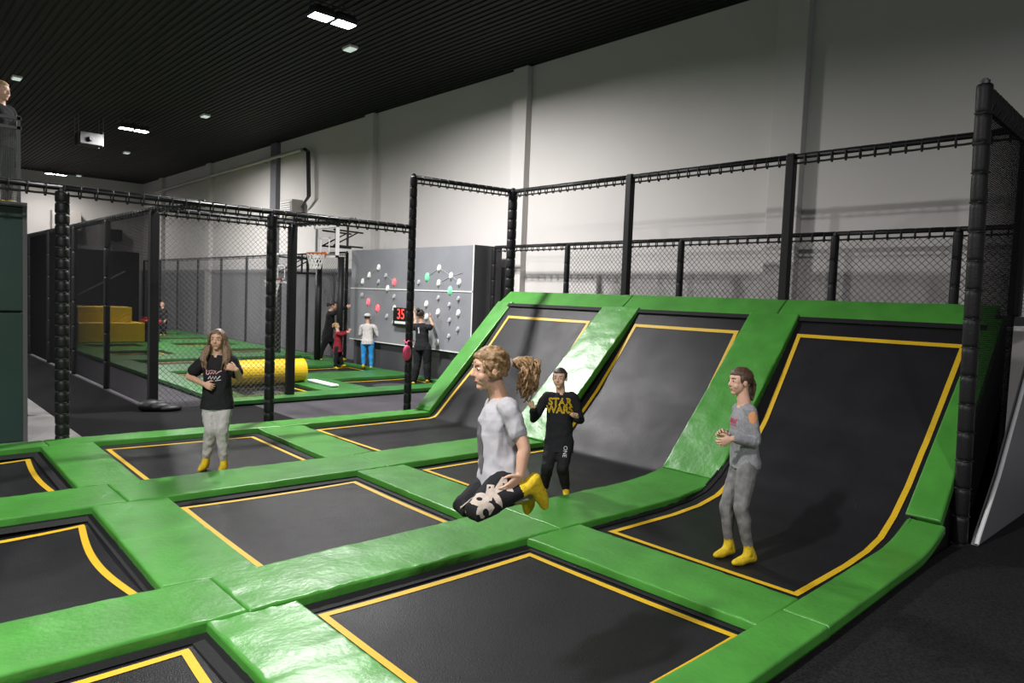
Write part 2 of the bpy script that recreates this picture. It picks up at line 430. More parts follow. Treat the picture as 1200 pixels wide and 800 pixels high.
flat_tramp('C', 'black trampoline bed that the long-haired girl in black t-shirt stands on', ins=(.20,.12,.23,.09), sag=.004)
flat_tramp('D', 'left black trampoline bed whose yellow line bows inward, left of the broad green pad', ins=(.22,.09,.12,.1), bow=.06, sag=.09)
flat_tramp('E', 'black trampoline bed at the left edge in front of the dark green padded wall', ins=(.23,.13,.17,.1), bow=.03, sag=.07)
flat_tramp('F', 'black trampoline bed cut off at the bottom left corner', ins=(.12,.13,.1,.1), bow=.03)

def ramp_tramp(label, prof, yl, yr, xs0, group='ramp trampolines on the right'):
    """prof: (x, z) list; yl/yr: far and near edge y as functions of x"""
    t = thing('ramp_trampoline', label, 'trampoline', (6.4, (yl(6)+yr(6))/2, -.05), group)
    # fine path
    pts = []
    for (x0, z0), (x1, z1) in zip(prof, prof[1:]):
        k = max(2, int(math.hypot(x1-x0, z1-z0)/.05))
        pts += [(lerp(x0, x1, i/k), lerp(z0, z1, i/k)) for i in range(k)]
    pts.append(prof[-1]); K = len(pts)
    def nrm(i):
        a = pts[max(0,i-1)]; b = pts[min(K-1,i+1)]; d = V((b[0]-a[0], 0, b[1]-a[1])).normalized()
        return V((-d.z, 0, d.x))
    N = 16; mb = MB(); vs = []
    for i, (x, z) in enumerate(pts):
        a, b = yr(x)-.06, yl(x)+.06
        for j in range(N+1):
            s = j/N; sag = .018*math.sin(math.pi*s)*math.sin(math.pi*min(1, max(0, i/(K-1))))
            vs.append(V((x, lerp(a, b, s), z)) - nrm(i)*sag)
    mb.add(vs, [(i*(N+1)+j, (i+1)*(N+1)+j, (i+1)*(N+1)+j+1, i*(N+1)+j+1) for i in range(K-1) for j in range(N)])
    obj('bed', mb, M['bed'], t, smooth=True)
    mb = MB(); w = .05
    i0 = next(i for i in range(K) if pts[i][0] >= xs0); i1 = K-5
    for side in (0, 1):
        vs = []
        for i in range(i0, i1+1):
            x, z = pts[i]; a, b = yr(x)-.06, yl(x)+.06
            ya = (yr(x)+.08) if side == 0 else (yl(x)-.17); yb = ya + w
            for y in (ya, yb):
                s = (y-a)/(b-a); sag = .018*math.sin(math.pi*s)*math.sin(math.pi*i/(K-1))
                vs.append(V((x, y, z)) - nrm(i)*(sag-.005))
        m = i1-i0+1
        mb.add(vs, [(2*k, 2*k+2, 2*k+3, 2*k+1) for k in range(m-1)])
    ia = i1
    for (i, j) in ((i1-1, i1), (i0, i0+1)):
        vs = []
        for q in (i, j):
            x, z = pts[q]
            for k in range(9):
                y = lerp(yr(x)+.08, yl(x)-.12, k/8); a, b = yr(x)-.06, yl(x)+.06
                s = (y-a)/(b-a); sag = .018*math.sin(math.pi*s)*math.sin(math.pi*q/(K-1))
                vs.append(V((x, y, z)) - nrm(q)*(sag-.006))
        mb.add(vs, [(k, 9+k, 9+k+1, k+1) for k in range(8)])
    obj('border_stripe', mb, M['stripe'], t, smooth=True)
    mb = MB(); vs = []                               # skirt strips beside the bed
    for sd in (0, 1):
        vs = []
        for i, (x, z) in enumerate(pts):
            y0 = (yr(x)-.03) if sd == 0 else (yl(x)+.03); y1 = y0 + (.05 if sd == 0 else -.05)
            vs += [V((x, y0, z))+nrm(i)*.014, V((x, y0, z))+nrm(i)*.008, V((x, y1, z))+nrm(i)*.006]
        m = len(pts)
        mb.add(vs, [(3*k+q, 3*k+3+q, 3*k+4+q, 3*k+1+q) for k in range(m-1) for q in (0, 1)])
    x, z = pts[-1]
    mb.add([(x+.02, yr(x)-.05, z+.06), (x+.02, yl(x)+.05, z+.06), (x-.03, yl(x)+.05, z+.012), (x-.03, yr(x)-.05, z+.012)], [(0,1,2,3)])
    obj('spring_skirt', mb, M['skirt'], t)
R12 = [(4.36,.03),(6.60,.03),(6.70,.045),(6.76,.09),(7.03,.36),(7.43,.74),(7.86,1.22),(8.36,1.80)]
R3p = [(4.36,.03),(5.5,.03),(5.9,.05),(6.2,.10),(6.5,.22),(6.85,.43),(7.28,.76),(7.72,1.18),(8.36,1.80)]
ramp_tramp('left black ramp trampoline, with the thin dark post shadow across it', R12, pl((4,9.07),(8.5,9.12)), pl((4,7.14),(8.5,7.06)), 4.62)
ramp_tramp('middle black ramp trampoline with a pale sheen, behind the child in black sweatshirt', R12, pl((4,6.42),(8.5,6.43)), pl((4,4.54),(6,4.52),(8.5,4.6)), 4.52)
ramp_tramp('right black ramp trampoline that the girl in grey stands on', R3p, pl((4,3.85),(6.3,3.80),(7.2,3.88),(8.5,4.06)), pl((4,1.99),(6.2,2.03),(7.2,2.07),(8.5,2.07)), 4.60)

for i, (y0, y1, y2, y3, x0, z0) in enumerate(((9.10, 9.42, 9.14, 9.48, 6.6, -.02), (6.45, 7.09, 6.45, 7.02, 6.6, -.02), (3.90, 4.48, 4.06, 4.58, 6.55, -.02), (1.84, 2.02, 1.95, 2.04, 6.75, .22))):
    mb = MB(); vs = []
    for (x, z, a, b) in ((x0-.7, z0-.02 if i < 3 else .0, y0, y1), (x0+.12, z0, y0, y1), (8.45, 1.72, y2, y3)):
        vs += [(x, a, z), (x, b, z), (x, b, z-.45), (x, a, z-.45)]
    mb.add(vs, [(4*k+q, 4*k+(q+1) % 4, 4*k+4+(q+1) % 4, 4*k+4+q) for k in range(2) for q in range(4)]+[(3,2,1,0), (8,9,10,11)])
    obj('trim_%d' % (9+i), mb, M['skirt'], kind='structure')
# deck and flank behind the ramps
mb = MB(); mb.box((8.74, 1.9, 1.86), (10.15, 9.5, 1.96)); mb.box((8.72, 1.95, 0), (8.80, 9.5, 1.86))
obj('trim_8', mb, M['darkwall'], kind='structure')
t = thing('ramp_side_panel', 'grey triangular side board with white edge under the right ramp', 'panel', (7.9, 1.66, 0))
mb = MB(); a = [(7.00, 0), (7.05, .06), (7.55, .52), (8.05, 1.13), (8.60, 1.80), (8.78, 2.02), (9.05, 2.02), (9.05, 0)]
n = len(a)
mb.add([(x, 1.64, z) for x, z in a]+[(x, 1.69, z) for x, z in a], [tuple(range(n)), tuple(range(n, 2*n))[::-1]]+[((k+1)%n, k, n+k, n+(k+1)%n) for k in range(n)])
obj('board', mb, M['greypanel'], t)
mb = MB(); mb.tube([(x-.012, 1.645, z+.012) for x, z in a[:6]], .018, 8)
obj('edge_trim', mb, M['white'], t, label='white edge strip')

# ------------------------------------------------------------------ posts, rails and nets
def post(x, y, z0, z1, label, r=.065, seg=.2, top_xy=None, style='sleeve', group='black padded net posts', knots=True):
    t = thing('fence_post', label, 'post', (x, y, z0), group)
    a = V((x, y, z0)); b = V((*(top_xy or (x, y)), z1))
    L = (b-a).length; d = (b-a).normalized(); mb = MB(); ptsr = []
    if style == 'sleeve':
        k = max(1, int(L/seg)); 
        for i in range(k):
            s0, s1 = L*i/k, L*(i+1)/k
            ptsr += [(s0+.001, r*.80), (s0+.012, r*.97), (s0+.04, r), (s1-.04, r), (s1-.012, r*.97), (s1-.001, r*.80)]
    else:
        ptsr = [(0, r), (L-.01, r), (L, r*.92)]
    mb.tube([a+d*s for s, _ in ptsr], [q for _, q in ptsr], 14)
    obj('foam_sleeve', mb, M['black'], t, smooth=(style == 'sleeve'))
    mb = MB(); mb.tube([b-d*.02, b+d*.03], r*.62, 10); mb.tube([b+d*.03, b+d*.045], r*.35, 8)
    obj('post_cap', mb, M['steel'], t)
    if knots:
        mb = MB(); k = int(L/seg); u = d.orthogonal().normalized(); q = d.cross(u); pts = []
        for i in range(k*10+1):
            f = (i/10) % 1.0; an = 6.2832*min(1, f/.45); h = L*(int(i/10)+max(0, (f-.45)/.55))/k if f > .45 else L*int(i/10)/k
            pts.append(a + d*min(L, h+.004) + (u*math.cos(an)+q*math.sin(an))*(r*.94+.005))
        mb.tube(pts, .0085, 5)
        obj('lashing', mb, M['rope'], t)
    return t
def square_post(x, y, z0, z1, label, w=.11, group='black padded net posts'):
    t = thing('fence_post', label, 'post', (x, y, z0), group)
    mb = MB(); mb.box((x-w/2, y-w/2, z0), (x+w/2, y+w/2, z1), bev=.018); obj('foam_sleeve', mb, M['black'], t)
    mb = MB(); mb.box((x-w*.4, y-w*.4, z1), (x+w*.4, y+w*.4, z1+.03), bev=.008); obj('post_cap', mb, M['steel'], t)
    return t
def rail(p, q, label, r=.03, drop=.075, step=.16, group='black rails of the net fences', fat=False):
    p, q = V(p), V(q); t = thing('fence_rail', label, 'rail', (p+q)/2 - V((0,0,drop)), group)
    L = (q-p).length; d = (q-p).normalized()
    mb = MB(); mb.tube([p, q], r, 10); obj('tube', mb, M['black'], t, smooth=True)
    mb = MB(); k = max(2, int(L/step)); pts = []
    for i in range(k*4+1):
        s = i/(k*4); pts.append(lerp(p, q, s) - V((0,0,drop + .004*abs(math.sin(math.pi*s*k)))))
    mb.tube(pts, .013, 6); obj('border_rope', mb, M['rope'], t)
    mb = MB(); pts = []; sd = V((-d.y, d.x, 0)); m = 12
    for i in range(k*m+1):
        f = (i % m)/m; an = 6.2832*min(1, f/.6); c = lerp(p, q, (int(i/m)+.5*min(1, f/.6)*.25+max(0, (f-.6)/.4)*.875)/k)
        pts.append(c - V((0,0,drop/2)) + V((0,0,(drop/2+r+.004)*math.cos(an))) + sd*((r+.006)*math.sin(an)))
    mb.tube(pts, .010 if not fat else .02, 5)
    obj('lashing', mb, M['rope'], t)
    return t
def net(label, P, U, W, w, h, cell, r, material, diag=True, group=None, name='safety_net', clip=None):
    """cords in the plane P + a U + b W;  clip(a, b0, b1) may cut them"""
    P, U, W = V(P), V(U), V(W); mb = MB()
    def seg(a0, b0, a1, b1): mb.ribbon3(P+U*a0+W*b0, P+U*a1+W*b1, r)
    if diag:
        c = -h
        while c < w:
            a0, b0 = (c, 0) if c >= 0 else (0, -c)
            a1, b1 = (c+h, h) if c+h <= w else (w, w-c)
            seg(a0, b0, a1, b1); seg(w-a0, b0, w-a1, b1)
            c += cell
    else:
        cu, cv = cell if isinstance(cell, tuple) else (cell, cell)
        k = int(w/cu)
        for i in range(k+1): seg(w*i/k, 0, w*i/k, h)
        k = int(h/cv)
        for i in range(k+1): seg(0, h*i/k, w, h*i/k)
    return obj(name, mb, material, None, label=label, cat='net', group=group)

X, Y, Z = V((1,0,0)), V((0,1,0)), V((0,0,1))
# tall frame round the ramps
gp = 'tall black posts round the ramps'
post(6.94, 1.76, 0, 3.84, 'tall black segmented post at the right, nearest the camera', r=.062, seg=.235, top_xy=(6.82, 1.80), group=gp)
post(6.66, 9.66, 0, 3.84, 'tall thin black post at the left ramp foot, before the climbing board', r=.062, seg=.16, group=gp)
post(8.78, 9.60, 1.96, 3.88, 'tall black post at the far left top corner of the ramps', r=.085, seg=.17, group=gp)
square_post(8.78, 6.95, 1.96, 3.88, 'smooth black post at the top between the left and middle ramps', group=gp)
square_post(8.78, 4.39, 1.96, 3.88, 'smooth black post at the top between the middle and right ramps', group=gp)
square_post(8.80, 1.90, 1.96, 3.88, 'black post at the right edge, behind the fine net', group=gp)
gr = 'high rails over the ramps'
rail((6.66, 9.66, 3.82), (8.78, 9.60, 3.86), 'short high rail from the thin post to the far left corner post', group=gr)
rail((8.78, 9.60, 3.86), (8.78, 6.95, 3.86), 'high rail over the left ramp top', group=gr)
rail((8.78, 6.95, 3.86), (8.78, 4.39, 3.86), 'high rail over the middle ramp top', group=gr)
rail((8.78, 4.39, 3.86), (8.80, 1.90, 3.86), 'high rail over the right ramp top', group=gr)
rail((6.84, 1.80, 3.80), (8.80, 1.90, 3.84), 'thick knotted rail sloping from the tall right post to the picture edge', r=.036, drop=.11, step=.11, group=gr, fat=True)
net('fine dark net beside the right ramp, behind the tall right post', (6.95, 1.80, .2), V((1.85, .10, 0)).normalized(), Z, 1.85, 3.55, (.030, .018), .0030, M['darknet'], diag=False)
# low fence on the deck
gl = 'low fence posts on the deck behind the ramps'
for y, lb in ((11.45, 'thin black post at the end of the low fence, beside the climbing board'), (9.34, 'low fence post behind the top of the left ramp'), (6.80, 'low fence post behind the top of the middle ramp'), (4.30, 'low fence post behind the top of the right ramp'), (2.80, 'low fence post seen just left of the tall right post')):
    post(10.0, y, 1.96 if y < 10 else 0, 2.98, lb, r=.055, seg=.30, group=gl)
gl = 'low fence rails on the deck behind the ramps'
ys = [11.45, 9.34, 6.80, 4.30, 2.80, .6]
nm = ['low fence rail beside the climbing board', 'low fence rail behind the left ramp', 'low fence rail behind the middle ramp', 'low fence rail behind the right ramp', 'low fence rail crossing behind the tall right post']
for a, b, s in zip(ys, ys[1:], nm): rail((10, a, 3.0), (10, b, 3.0), s, r=.026, group=gl)
nm = ['corded net behind the left ramp', 'corded net behind the middle ramp', 'corded net behind the right ramp', 'corded net seen through the fine dark net at right']
for a, b, s in zip(ys[1:], ys[2:], nm): net(s, (10, b, 1.97), Y, Z, a-b, .95, .09, .0045, M['net'], group='low fence nets')
# front fence of the back area
gp = 'posts of the netted cage at the left'
post(1.80, 9.70, .0, 2.98, 'thick black lashed post at the left, rising from the green edge pad', r=.075, seg=.125, group=gp)
post(4.345, 9.74, 0, 2.98, 'black lashed post in the middle, to the right of the long-haired girl', r=.07, seg=.18, group=gp)
square_post(3.41, 11.85, 0, 3.05, 'black cage post at the corner of the fine dark net, with a sandbag foot', w=.13, group=gp)
square_post(5.66, 11.85, 0, 3.05, 'smooth black cage post at the right end of the corded cage net', w=.13, group=gp)
gr = 'rails of the netted cage at the left'
rail((.2, 9.70, 3.02), (1.80, 9.70, 3.02), 'cage rail running out of the left picture edge', group=gr)
rail((1.80, 9.70, 3.02), (4.345, 9.74, 3.02), 'long front cage rail between the two lashed posts', group=gr)
rail((4.345, 9.74, 3.02), (6.66, 9.66, 3.02), 'front cage rail from the middle post to the thin tall post', group=gr)
rail((3.41, 11.85, 3.10), (5.66, 11.85, 3.10), 'upper rail of the corded cage net', group=gr)
rail((3.41, 9.74, 3.05), (3.41, 11.85, 3.10), 'short rail from the front cage rail to the corner cage post', drop=.03, r=.028, group=gr)
rail((5.66, 9.74, 3.05), (5.66, 11.85, 3.10), 'short rail from the front cage rail to the smooth cage post', drop=.03, r=.028, group=gr)
net('corded cage net behind the long-haired girl', (3.47, 11.85, .04), X, Z, 2.13, 3.02, .085, .0036, M['net'])
yy = [11.85, 14.6, 17.2, 19.8, 22.3, 26.0]
for a, b, s, q in zip(yy, yy[1:], ['first bay of', 'second bay of', 'third bay of', 'fourth bay of', 'farthest bay of'], range(5)):
    net('fine dark net, %s the cage side counted from the corner post' % s, (3.41, a, .03), Y, Z, b-a, 3.03, (.026, .019), .0031, M['darknet'], diag=False, group='fine dark nets of the cage side')
    rail((3.41, a, 3.10), (3.41, b, 3.10), 'rail over the %s the cage side counted from the corner post' % s, drop=.03, r=.03, group='rails over the cage side')
    if q < 4: post(3.41, b, 0, 3.08, 'black post at the far end of the %s the cage side' % s, r=.055, seg=.5, knots=False, group='posts of the cage side')
mb = MB()
for q in range(3): mb.ell((3.36+.12*q, 11.78-.06*q, .08-.02*q), (.19,0,0), (0,.12,0), (0,0,.10-.02*q), 14, 8)
obj('sandbag', mb, M['black'], None, smooth=True, label='slumped black sandbag at the foot of the corner cage post', cat='sandbag')

# far fence along the wall behind the back trampolines
fy = [17.6, 19.9, 22.1, 24.4, 26.7, 29.1, 31.5, 33.8, 36.2]
od = ['first', 'second', 'third', 'fourth', 'fifth', 'sixth', 'seventh', 'eighth', 'ninth']
for i, y in enumerate(fy): post(10.0, y, 0, 3.02, 'far wall-side fence post, %s counted from the climbing board' % od[i], r=.045, seg=.5, knots=False, group='far fence posts along the wall')
for i, (a, b) in enumerate(zip(fy, fy[1:])):
    net('far wall-side corded net, %s bay counted from the climbing board' % od[i], (10.0, a, .03), Y, Z, b-a, 2.95, .10, .0048, M['net'], group='far fence nets along the wall')
    rail((10, a, 3.02), (10, b, 3.02), 'far wall-side fence rail, %s bay counted from the climbing board' % od[i], r=.022, drop=.05, step=.5, group='far fence rails along the wall')

# ------------------------------------------------------------------ back trampoline field
bx = [(4.98, 6.45), (7.42, 9.38)]
by = [(12.10, 13.60), (14.80, 16.22), (17.55, 18.95), (20.2, 21.6), (22.9, 24.2), (25.6, 26.9), (28.3, 29.6)]
kw_group['g'] = 'green pads of the back trampoline field'
yb = [11.55] + [v for r_ in by for v in r_] + [31.2]
for i in range(0, len(yb), 2):
    xe = 9.57 if i < 6 else 9.9
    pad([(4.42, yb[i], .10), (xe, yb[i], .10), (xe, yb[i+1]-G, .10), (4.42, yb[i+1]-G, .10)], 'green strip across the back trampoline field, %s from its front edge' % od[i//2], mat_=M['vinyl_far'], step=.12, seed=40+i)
for j, (a, b) in enumerate(by):
    for q, (x0, x1) in enumerate(((4.42, bx[0][0]), (bx[0][1], bx[1][0]), (bx[1][1], 9.57 if j < 2 else 9.9))):
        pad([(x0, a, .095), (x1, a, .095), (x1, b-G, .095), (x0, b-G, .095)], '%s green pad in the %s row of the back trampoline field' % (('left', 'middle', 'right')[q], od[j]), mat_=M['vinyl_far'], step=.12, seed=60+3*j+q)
    for q, (x0, x1) in enumerate(bx):
        k = 'G%d%d' % (j, q); H[k] = [(x0, b), (x1, b), (x1, a), (x0, a)]
        flat_tramp(k, '%s black bed in the %s row of the back trampoline field' % (('left', 'right')[q], od[j]), ins=(.09,.08,.05,.08), sag=.03, group='beds of the back trampoline field')
mb = MB(); mb.tube([(5.18, 13.45, .33), (6.66, 13.45, .33)], .235, 28)
mb2 = MB(); mb2.tube([(6.655, 13.45, .33), (6.69, 13.45, .33)], .24, 28); mb2.tube([(5.15, 13.45, .33), (5.185, 13.45, .33)], .24, 28)
t = thing('foam_roller', 'yellow foam roller lying on the back trampolines behind the cage net', 'roller', (5.92, 13.45, .09))
obj('foam_body', mb, M['yellowfoam'], t, smooth=False); obj('end_cap', mb2, M['yellowfoam'], t)
mb = MB(); mb.box((6.75, 12.35, .105), (6.92, 13.35, .15), bev=.02)
obj('foam_strip', mb, M['white'], None, label='pale foam strip lying on the green pads right of the yellow roller', cat='strip')

# ------------------------------------------------------------------ climbing board
t = thing('climbing_board', 'grey interactive climbing board with lit holds at the back', 'climbing board', (9.95, 14.1, 0))
mb = MB(); mb.box((9.60, 11.62, .72), (10.35, 16.65, 3.03), bev=.01); obj('board', mb, M['board'], t)
mb = MB(); mb.box((9.595, 11.612, .70), (10.36, 11.62, 3.035)); mb.box((9.70, 11.66, 0), (10.35, 16.6, .72)); obj('board_base', mb, M['boardside'], t, label='charcoal base and end face')
mb = MB(); mb.box((9.585, 11.62, 2.035), (9.60, 16.65, 2.06)); mb.box((9.585, 11.62, .72), (9.60, 16.65, .74)); mb.box((9.585, 11.62, .72), (9.60, 11.65, 3.03)); obj('seam_strip', mb, M['hold'], t, label='pale seam strips')
mb = MB(); rs = random.Random(4)
WH = [(15.32,2.58),(15.75,2.39),(16.06,2.23),(14.89,2.07),(14.57,1.59),(13.27,1.74),(12.82,1.57),(12.09,1.58),(13.25,1.45),(12.83,2.55),(12.83,2.22),(12.39,2.38),(12.1,2.24),(12.83,.9)]
FH = [(14.89,1.39),(14.59,1.26),(12.39,1.41),(12.09,1.23),(12.4,1.06),(12.1,1.89),(12.41,1.75),(15.31,2.23),(14.59,1.88),(16.07,1.88),(13.59,2.23),(12.82,1.89),(14.98,2.38)]
RH = [(14.61,2.23),(15.76,1.72),(15.32,1.58)]; GH = [(13.27,2.36),(12.41,2.07)]
for a, b in ((0,1),(1,2),(9,11),(11,12),(10,11)):
    p, q = WH[a], WH[b]; mb.tube([(9.594, p[0], p[1]), (9.594, q[0], q[1])], .008, 4)
for p, q in ((FH[12], RH[0]), (GH[0], WH[9]), (WH[2], (16.5, 2.1)), (FH[7], (15.5, 2.0)), (WH[11], (12.0, 2.45))): mb.tube([(9.594, *p), (9.594, *q)], .007, 4)
obj('route_lines', mb, M['holdgrey'], t, label='pale route lines')
def hold(y, z, m, r, lab=None):
    r *= .66
    mb = MB(); mb.ell((9.60, y, z), (.05,0,0), (0,r*.95,0), (0,0,r*1.25), 12, 8)
    mb.ell((9.57, y, z-r*.5), (.035,0,0), (0,r*.45,0), (0,0,r*.6), 10, 6)
    obj('climbing_hold', mb, M[m], t, smooth=True, label=lab)
for y, z in WH: hold(y, z, 'hold', .10)
for y, z in FH: hold(y, z, 'holdgrey', .075, 'dull grey hold')
for y, z in RH: hold(y, z, 'holdred', .11, 'hold lit red')
for y, z in GH: hold(y, z, 'holdgreen', .11, 'hold lit green')
def text_mesh(s, size, outline=False, bevel=.002, spacing=1.0, lines=1.0, bold=0):
    cu = bpy.data.curves.new('txt', 'FONT'); cu.body = s; cu.size = size; cu.align_x = 'CENTER'; cu.align_y = 'CENTER'
    cu.offset = bold; cu.space_character = spacing; cu.space_line = lines; cu.resolution_u = 3
    if outline: cu.fill_mode = 'NONE'; cu.bevel_depth = bevel; cu.bevel_resolution = 0
    o = bpy.data.objects.new('txt', cu); COL.objects.link(o)
    dg = bpy.context.evaluated_depsgraph_get(); dg.update()
    me = bpy.data.meshes.new_from_object(o.evaluated_get(dg))
    vs = [v.co.copy() for v in me.vertices]; fs = [tuple(p.vertices) for p in me.polygons]
    bpy.data.objects.remove(o); bpy.data.curves.remove(cu); bpy.data.meshes.remove(me)
    return vs, fs
t2 = thing('score_display', 'black scoreboard with red digits on the grey climbing board', 'display', (9.56, 14.18, 1.19))
mb = MB(); mb.box((9.50, 13.86, 1.18), (9.588, 14.48, 1.62), bev=.01); obj('case', mb, M['black'], t2)
vs, fs = text_mesh('35', .34); mb = MB()
mb.add([(9.494, 14.15-p.x, 1.46+p.y) for p in vs], fs); obj('digits', mb, M['led'], t2, label='lit red digits')
mb = MB(); mb.box((9.492, 13.95, 1.24), (9.499, 14.40, 1.30)); obj('white_strip', mb, M['white'], t2)

# ------------------------------------------------------------------ basketball hoops
def hoop(x, y0, y1, z0, z1, rim_y, rim_z, label, rimmat, depth=.45, clear=True):
    yc = (y0+y1)/2
    t = thing('basketball_hoop', label, 'basketball hoop', (x+.1, yc, 0), 'basketball hoops by the wall')
    mb = MB(); w = .055
    mb.box((x-.03, y0, z0), (x+.05, y0+w, z1)); mb.box((x-.03, y1-w, z0), (x+.05, y1, z1))
    mb.box((x-.03, y0, z0), (x+.05, y1, z0+w)); mb.box((x-.03, y0, z1-w), (x+.05, y1, z1))
    s = .22; zc = z0+.12
    for a, b in (((yc-s, zc), (yc+s, zc)), ((yc-s, zc+.38), (yc+s, zc+.38)), ((yc-s, zc), (yc-s, zc+.38)), ((yc+s, zc), (yc+s, zc+.38))):
        mb.box((x-.032, min(a[0],b[0])-.018, min(a[1],b[1])-.018), (x-.02, max(a[0],b[0])+.018, max(a[1],b[1])+.018))
    obj('backboard_frame', mb, M['white'], t)
    mb = MB(); mb.box((x-.012, y0+.02, z0+.02), (x, y1-.02, z1-.02)); obj('backboard', mb, M['acrylic'], t)
    R = .225; mb = MB(); c = V((x-.06-R, yc, rim_z))
    mb.tube([c+V((R*math.cos(q*math.pi/12), R*math.sin(q*math.pi/12), 0)) for q in range(24)], .018, 8, closed=True)
    mb.box((x-.09, yc-.09, rim_z-.06), (x-.03, yc+.09, rim_z+.05)); rim = obj('rim', mb, rimmat, t, smooth=False)
    mb = MB()
    for q in range(12):
        for sg in (1, -1):
            pts = [c+V(((R-.10*k/4)*math.cos((q+sg*k*.5)*math.pi/6), (R-.10*k/4)*math.sin((q+sg*k*.5)*math.pi/6), -.10*k)) for k in range(5)]
            mb.tube(pts, .008, 4)
    obj('hoop_net', mb, M['hold'], rim)
    for y in (yc-.3, yc+.3):
        mb = MB(); mb.tube([(x+.05, y, z1-.1), (x+depth+.45, y, z1-.12)], .022, 8); mb.tube([(x+.05, y, z0+.32), (x+depth+.45, y, z0+.32)], .022, 8)
        mb.tube([(x+.05, y, z0+.32), (x+depth+.3, y, z1-.12)], .018, 8); mb.tube([(x+depth, y, z0+.3), (x+depth, y, z1)], .03, 8)
        obj('support_arm', mb, M['rope'], t)
    for y in (y0+.02, y1-.02):
        mb = MB(); mb.tube([(x+.12, y, .108), (x+.12, y, z0+.02)], .085, 12)
        obj('padded_pole', mb, M['black'], t, smooth=True)
hoop(9.0, 16.32, 17.52, 2.80, 3.62, 16.9, 2.90, 'basketball hoop with clear white-framed board and orange rim', M['orange'])
hoop(9.0, 18.99, 19.94, 2.12, 2.98, 19.3, 2.22, 'lower basketball hoop with a dark red rim, left of the orange one', M['darkred'])

# ------------------------------------------------------------------ things on the wall and ceiling
t = thing('air_conditioner', 'white louvred air-conditioning box high on the wall', 'air conditioner', (10.4, 21.9, 4.2))
mb = MB(); mb.box((10.20, 21.45, 4.22), (10.575, 22.25, 4.80), bev=.02); obj('housing', mb, M['pipe'], t)
mb = MB()
for k in range(7): mb.box((10.16, 21.50, 4.28+.07*k), (10.20, 22.20, 4.315+.07*k))
obj('louvre', mb, M['white'], t)
mb = MB(); mb.box((10.3, 21.5, 4.12), (10.575, 21.56, 4.22)); mb.box((10.3, 22.1, 4.12), (10.575, 22.16, 4.22)); obj('bracket', mb, M['steel'], t)
mb = MB(); mb.tube([(10.36, 36, 6.20), (10.36, 21.2, 6.32)], .055, 10)
for y in (23.9, 29, 34): mb.box((10.30, y-.03, 6.18), (10.45, y+.03, 6.23))
obj('wall_pipe', mb, M['pipe'], None, label='long pale pipe running along the top of the wall', cat='pipe')
mb = MB()
for k, o_ in enumerate((0, .09, .18)): mb.tube([(10.42, 21.25-o_, 6.36), (10.42, 20.95-o_, 6.22), (10.42, 20.85-o_, 4.85), (10.44, 21.3-o_*.3, 4.55)], .022, 8)
obj('drop_cables', mb, M['steel'], None, label='bundle of vertical cables dropping from the pipe to the air conditioner', cat='cables')

M['lampdim'] = mat('lamp_lens_dim', (1,1,1), .4, emit=(1,.97,.93), emit_s=420)
def floodlight(x, y, label, lens='lamp'):
    t = thing('floodlight', label, 'lamp', (x, y, 6.50), 'floodlights under the ceiling')
    mb = MB(); mb.box((x-.19, y-.15, 6.52), (x+.19, y+.15, 6.60), bev=.015)
    for k in range(7): mb.box((x-.16+.05*k, y-.13, 6.60), (x-.145+.05*k, y+.13, 6.65))
    obj('housing', mb, M['steel'], t)
    mb = MB(); mb.tube([(x-.20, y, 6.56), (x-.20, y, 6.74), (x+.20, y, 6.74), (x+.20, y, 6.56)], .012, 6); mb.tube([(x, y, 6.74), (x, y, CZ)], .012, 6); obj('bracket', mb, M['steel'], t)
    mb = MB(); mb.add([(x-.17, y-.13, 6.517), (x+.17, y-.13, 6.517), (x+.17, y+.13, 6.517), (x-.17, y+.13, 6.517)], [(3,2,1,0)])
    obj('lens', mb, M[lens], t, label='glowing lens')
    mb = MB(); a, b, c = .172, .132, .025  # shroud walls, added to keep the beam off the upper wall
    for q in ((-a-.006,-b,-a,b), (a,-b,a+.006,b), (-a,-b-.006,a,-b), (-a,b,a,b+.006)): mb.box((x+q[0], y+q[1], 6.517-c), (x+q[2], y+q[3], 6.525))
    obj('beam_shroud', mb, M['steel'], t)
for (x, y, w) in ((5.80, 11.25, 'nearest'), (6.00, 23.6, 'middle'), (6.28, 36.3, 'farthest')):
    q = 'lampdim' if y > 30 else 'lamp'; floodlight(x, y, 'left floodlight of the %s glowing pair on the ceiling' % w, q); floodlight(x+.42, y, 'right floodlight of the %s glowing pair on the ceiling' % w, q)
for (x, y, w) in ((-2.2, 3.2, 'out of frame on the left'), (-1.8, 16.0, 'out of frame over the concrete aisle'), (-1.8, 28, 'out of frame over the far aisle'), (-2.4, -5.2, 'out of frame behind the camera')):
    q = 'lampdim' if y > 20 else 'lamp'; floodlight(x, y, 'floodlight %s, first of its pair' % w, q); floodlight(x+.42, y, 'floodlight %s, second of its pair' % w, q)
for (x, y, w) in ((7.40, 13.1, 'just below the nearest floodlights'), (7.50, 21.4, 'between the nearest and middle floodlights'), (7.6, 29.8, 'below the middle floodlights'), (3.0, 21.3, 'above the railed platform at the left'), (7.75, 38.2, 'at the far end beside the farthest floodlights')):
    t = thing('ceiling_light', 'small pale emergency light on the dark ceiling, %s' % w, 'lamp', (x, y, CZ-.1), 'emergency lights on the ceiling')
    mb = MB(); mb.box((x-.10, y-.15, CZ-.05), (x+.10, y+.15, CZ), bev=.01); obj('housing', mb, M['white'], t)
    mb = MB(); mb.box((x-.085, y-.135, CZ-.07), (x+.085, y+.135, CZ-.05), bev=.01); obj('lens', mb, M['emerg'], t)
t = thing('projector', 'black projector hung on four rods under the dark ceiling', 'projector', (5.3, 24.6, 6.0))
